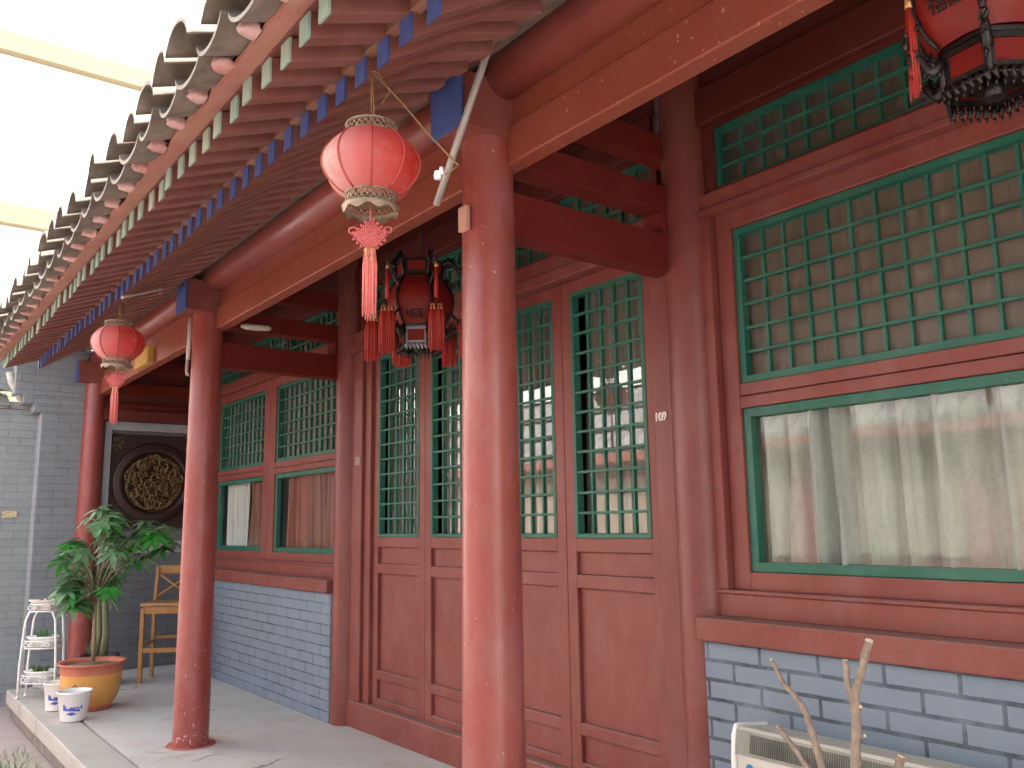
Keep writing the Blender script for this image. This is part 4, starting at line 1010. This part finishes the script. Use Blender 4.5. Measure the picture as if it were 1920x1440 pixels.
# white pots with blue brushwork
def waterpot(x, y, r, h, lab, seed):
    t = thing("enamel_pot", lab, "plant pot", (x, y, 0), "white pots with blue painting")
    m = MB(); m.lathe([(.001, .004), (r * .70, 0), (r * .72, .006), (r * .95, h * .93), (r * 1.02, h * .95), (r * 1.03, h), (r * .95, h * 1.01), (r * .90, h * .97), (r * .86, h * .8)], (x, y, 0), 40); m.build("pot_body", WHITE, t)
    m = MB(); m.lathe([(.001, h * .84), (r * .86, h * .82)], (x, y, 0), 24); m.build("soil", SOIL, t)
    m = MB(); rr = random.Random(seed); ac = math.atan2(-3.17 - y, 1.57 - x)
    def S(a, z, lift=.0012): q = r * (.72 + .23 * z / (h * .93)) + lift; return (x + q * math.cos(ac + a), y + q * math.sin(ac + a), z)
    def blob(a0, a1, zf0, zf1):
        n = 12; vs = []
        for i in range(n + 1): a = a0 + (a1 - a0) * i / n; vs += [S(a, zf0(i / n) * h), S(a, zf1(i / n) * h)]
        m.add(vs, [(2*i, 2*i+2, 2*i+3, 2*i+1) for i in range(n)], 0)
    mount = lambda f: .40 + .20 * abs(math.sin(f * 7 + seed)) * (1 - f)
    blob(-.75, .45, lambda f: .40 - .05 * f, lambda f: mount(f) + .02); blob(-.55, .25, lambda f: .24 + .02 * math.sin(9 * f), lambda f: .27 + .07 * math.sin(PI * f)); blob(-.2, .55, lambda f: .46, lambda f: .48 + .03 * math.sin(PI * f)); blob(.45, .62, lambda f: .44, lambda f: .46 + .10 * math.sin(PI * f))
    m.build("blue_brushwork", plain("blue_brush", (.10, .12, .48), .4, .35, 40, bmp=0), t)
    m = MB()
    for k in range(12):
        c = Vector((x + rr.uniform(-.6, .6) * r, y + rr.uniform(-.6, .6) * r, h * .82)); leaflet(m, c, Vector((rr.uniform(-1, 1), rr.uniform(-1, 1), .7)), Vector((0, 0, 1)), rr.uniform(.03, .07), .012, 0, .5, 3)
    m.build("sprouts", LEAF3, t, fix=False)
waterpot(-6.63, -1.57, .135, .235, "white pot with blue painted hills standing in front of the ochre pot", 1)
waterpot(-7.20, -1.60, .115, .235, "white pot with blue painted hills squeezed between plant stand and ochre pot", 4)

# plant stand
SX, SY = -7.93, -1.62
t = thing("plant_stand", "white wrought metal three tier plant stand by the platform edge", "plant stand", (SX, SY, 0))
hw = .17; dd = .08
m = MB()
for sx in (-1, 1):
    for sy in (-1, 1):
        b_ = Vector((SX, SY, 0)) + pr * hw * sx + pf * dd * sy * .9
        if sx > 0 and sy > 0: pass
        m.tube([b_, b_ + Vector((0, 0, .30)), b_ - pr * .015 * sx + Vector((0, 0, .55)), b_ - pr * .03 * sx + Vector((0, 0, .72)), b_ - pr * .06 * sx + Vector((0, 0, .79)), b_ - pr * .10 * sx + Vector((0, 0, .80))], .011, 8)
        m.tube([b_, b_ + Vector((0, 0, .02))], .016, 8)
m.build("legs", WHITE, t)
for (zs, wd) in ((.145, .165), (.46, .16), (.80, .13)):
    m = MB()
    for dz in (0, .065):
        loop = []
        for k in range(25):
            a = 2 * PI * k / 24; loop.append(Vector((SX, SY, zs + dz)) + pr * (wd * math.copysign(abs(math.cos(a)) ** .7, math.cos(a))) + pf * (.12 * math.sin(a) - .0))
        m.tube(loop, .0065, 6)
    for k in range(-3, 4): m.tube([Vector((SX, SY, zs)) + pr * wd * k / 4 - pf * .10, Vector((SX, SY, zs)) + pr * wd * k / 4 + pf * .10], .0035, 5)
    for k in (-.5, .5):
        c = Vector((SX, SY, zs + .035)) + pr * wd * k - pf * .115
        for e in (-1, 1): m.tube([c + pr * (.022 * e + .018 * math.cos(a)) + Vector((0, 0, .018 * math.sin(a))) for a in [2 * PI * i / 8 for i in range(9)]], .005, 5)
    m.build("shelf", WHITE, t)
for i, (zs, lab, hgt) in enumerate(((.152, "white oval bowl planted with a small succulent on the bottom tier of the plant stand", .08), (.467, "white oval bowl planted with bluish succulent on the middle tier of the plant stand", .10), (.807, "white oval bowl with pink stripe planter on the top tier of the plant stand", .03))):
    t = thing("planter_bowl", lab, "planter", (SX, SY, zs), "white oval bowls on the plant stand")
    m = MB(); TT = Matrix.Translation(Vector((SX, SY, zs))) @ Matrix(((pr.x * 1.25, pf.x * .8, 0, 0), (pr.y * 1.25, pf.y * .8, 0, 0), (0, 0, 1, 0), (0, 0, 0, 1)))
    m.lathe([(.001, .002), (.09, 0), (.105, .07), (.125, .085), (.128, .098), (.11, .095), (.10, .08)], (0, 0, 0), 32, T=TT); m.build("bowl", WHITE if i < 2 else plain("pinkish_enamel", (.70, .60, .56), .4, .15, 30), t)
    m = MB(); m.lathe([(.001, .085), (.105, .08)], (0, 0, 0), 24, T=TT); m.build("soil", SOIL, t)
    m = MB()
    for k in range(26 if i < 2 else 10):
        c = Vector((SX, SY, zs + .08)) + pr * R.uniform(-.07, .07) + pf * R.uniform(-.04, .04); leaflet(m, c, Vector((R.uniform(-1, 1), R.uniform(-1, 1), 1.5)), Vector((.3, .2, .5)), R.uniform(.5, 1.3) * hgt, .022, 0, .2, 3)
    m.build("leaves", LEAF3 if i != 1 else LEAF, t, fix=False)

# ------------------------------------------------------------------ bar stool
t = thing("bar_stool", "tall honey coloured wooden bar stool with crossed back by the end wall", "bar stool", (-8.05, -.42, 0))
bx, by = -8.12, -.43
u = Vector((.55, .84, 0)).normalized(); v = Vector((-u.y, u.x, 0))          # u along the seat width (to the right in view), v to the back
def SP(a, b_, z): return Vector((bx, by, z)) + u * a + v * b_
Tm = Matrix(((u.x, v.x, 0, bx), (u.y, v.y, 0, by), (0, 0, 1, 0), (0, 0, 0, 1)))
for (a, b_) in ((-.19, -.18), (.19, -.18)):
    m = MB(); m.box(a - .02, a + .02, b_ - .02, b_ + .02, 0, .745, T=Tm); m.build("leg", WOOD, t, bevel=.004)
for a in (-.19, .19):
    m = MB()
    m.add([Tm @ Vector(p) for p in ((a-.018,.16,0),(a+.018,.16,0),(a+.018,.20,0),(a-.018,.20,0),(a-.018,.15,.76),(a+.018,.15,.76),(a+.018,.19,.76),(a-.018,.19,.76),(a-.018,.22,1.16),(a+.018,.22,1.16),(a+.018,.255,1.16),(a-.018,.255,1.16))],
          [(3,2,1,0),(0,1,5,4),(1,2,6,5),(2,3,7,6),(3,0,4,7),(4,5,9,8),(5,6,10,9),(6,7,11,10),(7,4,8,11),(8,9,10,11)]); m.build("leg", WOOD, t, bevel=.004)
m = MB(); m.box(-.215, .215, -.21, .20, .765, .80, T=Tm); m.build("seat", plain("seat_wood", (.46, .26, .11), .4, .1), t, bevel=.01)
m = MB(); m.box(-.17, .17, -.195, -.170, .69, .762, T=Tm); m.box(-.205, -.18, -.16, .155, .69, .762, T=Tm); m.box(.18, .205, -.16, .155, .69, .762, T=Tm); m.build("apron", WOOD, t, bevel=.003)
m = MB(); m.box(-.17, .17, -.195, -.170, .30, .345, T=Tm); m.box(-.20, -.18, -.16, .165, .36, .395, T=Tm); m.box(.18, .20, -.16, .165, .36, .395, T=Tm); m.box(-.17, .17, .17, .19, .40, .43, T=Tm); m.build("foot_rail", WOOD, t, bevel=.003)
m = MB(); m.box(-.205, .205, .225, .252, 1.075, 1.165, T=Tm); m.build("top_rail", WOOD, t, bevel=.008)
m = MB()
for s_ in (-1, 1):
    p, q = SP(-.17 * s_, .185, .84), SP(.17 * s_, .225, 1.075); m.tube([p, (p + q) / 2 + v * .004 * s_, q], .013, 6)
m.build("crossed_slats", WOOD, t)

# ------------------------------------------------------------------ floor standing air conditioner
t = thing("fan_coil_unit", "cream coloured low air conditioning unit with dusty grille before the right brick wall", "air conditioner", (-.2, -.15, 0))
ax0, ax1 = -.80, .55
CRM = plain("cream_plastic", (.56, .55, .48), .45, .06, 8, bmp=.03)
m = MB(); m.prism([(-.06, .10), (-.26, .10), (-.262, .625), (-.245, .725), (-.235, .732), (-.05, .712)], ax0, ax1); m.build("casing", CRM, t, bevel=.006)
m = MB(); m.prism([(-.04, .08), (-.268, .08), (-.275, .60), (-.265, .70), (-.245, .742), (-.22, .742), (-.04, .72)], ax0 - .022, ax0 - .002); m.build("end_cap", WHITE, t, bevel=.008)
m = MB(); m.prism([(-.04, .08), (-.268, .08), (-.275, .60), (-.265, .70), (-.245, .742), (-.22, .742), (-.04, .72)], ax1 + .002, ax1 + .022); m.build("end_cap", WHITE, t, bevel=.008)
GRL = plain("grey_green_plastic", (.24, .25, .21), .5, .15, 12, bmp=.05)
m = MB(); m.prism([(-.264, .632), (-.2475, .722), (-.252, .724), (-.2685, .632)], ax0 + .001, ax1 - .001); m.build("grille_band", GRL, t)
m = MB()
k = 0; x = ax0 + .07
while x < ax1 - .05:
    m.add([(x, -.2700, .645), (x + .005, -.2700, .645), (x + .005, -.2560, .713), (x, -.2560, .713), (x, -.2665, .645), (x + .005, -.2665, .645), (x + .005, -.2535, .713), (x, -.2535, .713)], [(0,1,2,3),(7,6,5,4),(0,4,5,1),(1,5,6,2),(2,6,7,3),(3,7,4,0)]); x += .0095
m.build("grille_fins", plain("dirty_fins", (.10, .105, .085), .7, .6, 7, bmp=.3), t)
m = MB(); n = 20
vs = [(-.735, -.2645, .582)] + [(-.735 + .019 * math.cos(2 * PI * k / n), -.2645, .582 + .021 * math.sin(2 * PI * k / n)) for k in range(n)]
m.add(vs, [(0, 1 + k, 1 + (k + 1) % n) for k in range(n)]); m.add([(-.728, -.2642, .575), (-.69, -.2642, .56), (-.69, -.2642, .55), (-.73, -.2642, .556)], [(0, 1, 2, 3)])
m.build("blue_emblem", plain("blue_print", (.03, .20, .42), .4, .05, bmp=0), t)
m = MB(); vs = [(-.706, -.2648, .587)] + [(-.706 + .008 * math.cos(2 * PI * k / n), -.2648, .587 + .010 * math.sin(2 * PI * k / n)) for k in range(n)]
m.add(vs, [(0, 1 + k, 1 + (k + 1) % n) for k in range(n)]); m.build("pink_emblem", plain("pink_print", (.62, .38, .42), .4, .05, bmp=0), t)

# ------------------------------------------------------------------ bare branches in a pot (pot below the frame)
t = thing("bare_plant", "bare cut back grey branches rising in front of the air conditioning unit", "potted plant", (.15, -1.0, 0))
m = MB()
def br(pts, rs):
    out = []; rr = []
    for i in range(len(pts) - 1):
        a, b_ = Vector(pts[i]), Vector(pts[i+1])
        for k in range(5):
            f = k / 5; p = a.lerp(b_, f) + Vector((noise.noise(a * 9 + Vector((k, 0, 0))), noise.noise(a * 7 + Vector((0, k, 0))), 0)) * .004; out.append(p); rr.append(rs[i] + (rs[i+1] - rs[i]) * f)
    out.append(Vector(pts[-1])); rr.append(rs[-1])
    rr = [q * (1 + .10 * math.sin(i * 1.9)) for i, q in enumerate(rr)]
    m.tube(out, rr, 10); c = MB(); 
    return out[-1], (out[-1] - out[-2]).normalized(), rr[-1]
caps = []
caps.append(br([(.16, -1.0, .25), (.185, -1.0, .60), (.195, -1.0, .90), (.205, -1.0, 1.02), (.209, -1.0, 1.095), (.235, -1.0, 1.16), (.262, -1.0, 1.235)], [.018, .016, .0135, .013, .0115, .0105, .011]))
caps.append(br([(.205, -1.0, 1.05), (.196, -1.01, 1.11), (.187, -1.0, 1.177)], [.010, .008, .0085]))
caps.append(br([(.165, -1.0, .55), (.12, -1.0, .80), (.085, -1.0, .915), (.066, -1.0, .98), (.050, -1.0, 1.025), (.018, -1.0, 1.062), (-.018, -1.0, 1.09), (-.034, -1.0, 1.12), (-.052, -1.0, 1.152)], [.014, .012, .011, .0095, .009, .0075, .0072, .0065, .006]))
caps.append(br([(.14, -1.02, .70), (.09, -1.02, .84), (.03, -1.02, .915), (-.029, -1.02, .972)], [.010, .0085, .0075, .007]))
caps.append(br([(.19, -1.0, .60), (.27, -1.0, .82), (.308, -1.0, .915), (.325, -1.0, .957)], [.014, .012, .011, .0115]))
caps.append(br([(.215, -1.0, .985), (.228, -1.0, .99)], [.006, .005])); caps.append(br([(.209, -1.0, 1.05), (.222, -1.0, 1.062)], [.006, .005]))
m.build("branches", BARK, t)
m = MB()
for (p, d, r) in caps: m.tube([p - d * .001, p + d * .0015], r * .9, 10)
m.build("cut_ends", CUT, t)
m = MB(); m.lathe([(.001, 0), (.12, 0), (.17, .28), (.18, .30), (.165, .30), (.155, .27)], (.15, -1.0, 0), 32); m.build("pot", TERRA, t)
m = MB(); m.lathe([(.001, .26), (.158, .26)], (.15, -1.0, 0), 24); m.build("soil", SOIL, t)

# ------------------------------------------------------------------ greenery at the lower left corner and on the coping
m = MB()
for k in range(260):
    x, y = R.uniform(-7.0, -5.15), R.uniform(-2.15, -1.86)
    if R.random() < .45: x, y = (R.gauss(-5.75, .08), R.gauss(-2.03, .03)) if R.random() < .5 else (R.gauss(-6.1, .06), R.gauss(-2.13, .03))
    h = R.uniform(.05, .12) * (2.0 if x > -6.3 and R.random() < .5 else 1); leaflet(m, Vector((x, y, -.281)), Vector((R.uniform(-.5, .5), R.uniform(-.4, .4), 1)), Vector((R.uniform(-1, 1), 1, .1)), h, .010, 0, .25, 4)
o = m.build("grass", LEAF3, fix=False); o['kind'] = 'stuff'; tag(o, "thin green grass blades growing along the foot of the platform", "grass")
t = thing("creeper", "bright green leafy creeper lying on the wall coping at the left edge", "plant", (-9.2, -2.1, 2.95)); m = MB()
for k in range(90):
    c = Vector((R.uniform(-9.5, -9.24), R.uniform(-2.7, -1.93), 3.0 + R.uniform(0, .06))); leaflet(m, c, Vector((R.uniform(-.4, 1), R.uniform(-.8, .8), R.uniform(-.2, .5))), Vector((0, 0, 1)), R.uniform(.04, .09), .035, 0, .3, 3)
m.build("leaves", leafmat("creeper_leaf", (.12, .20, .06), (.18, .26, .09)), t, fix=False)
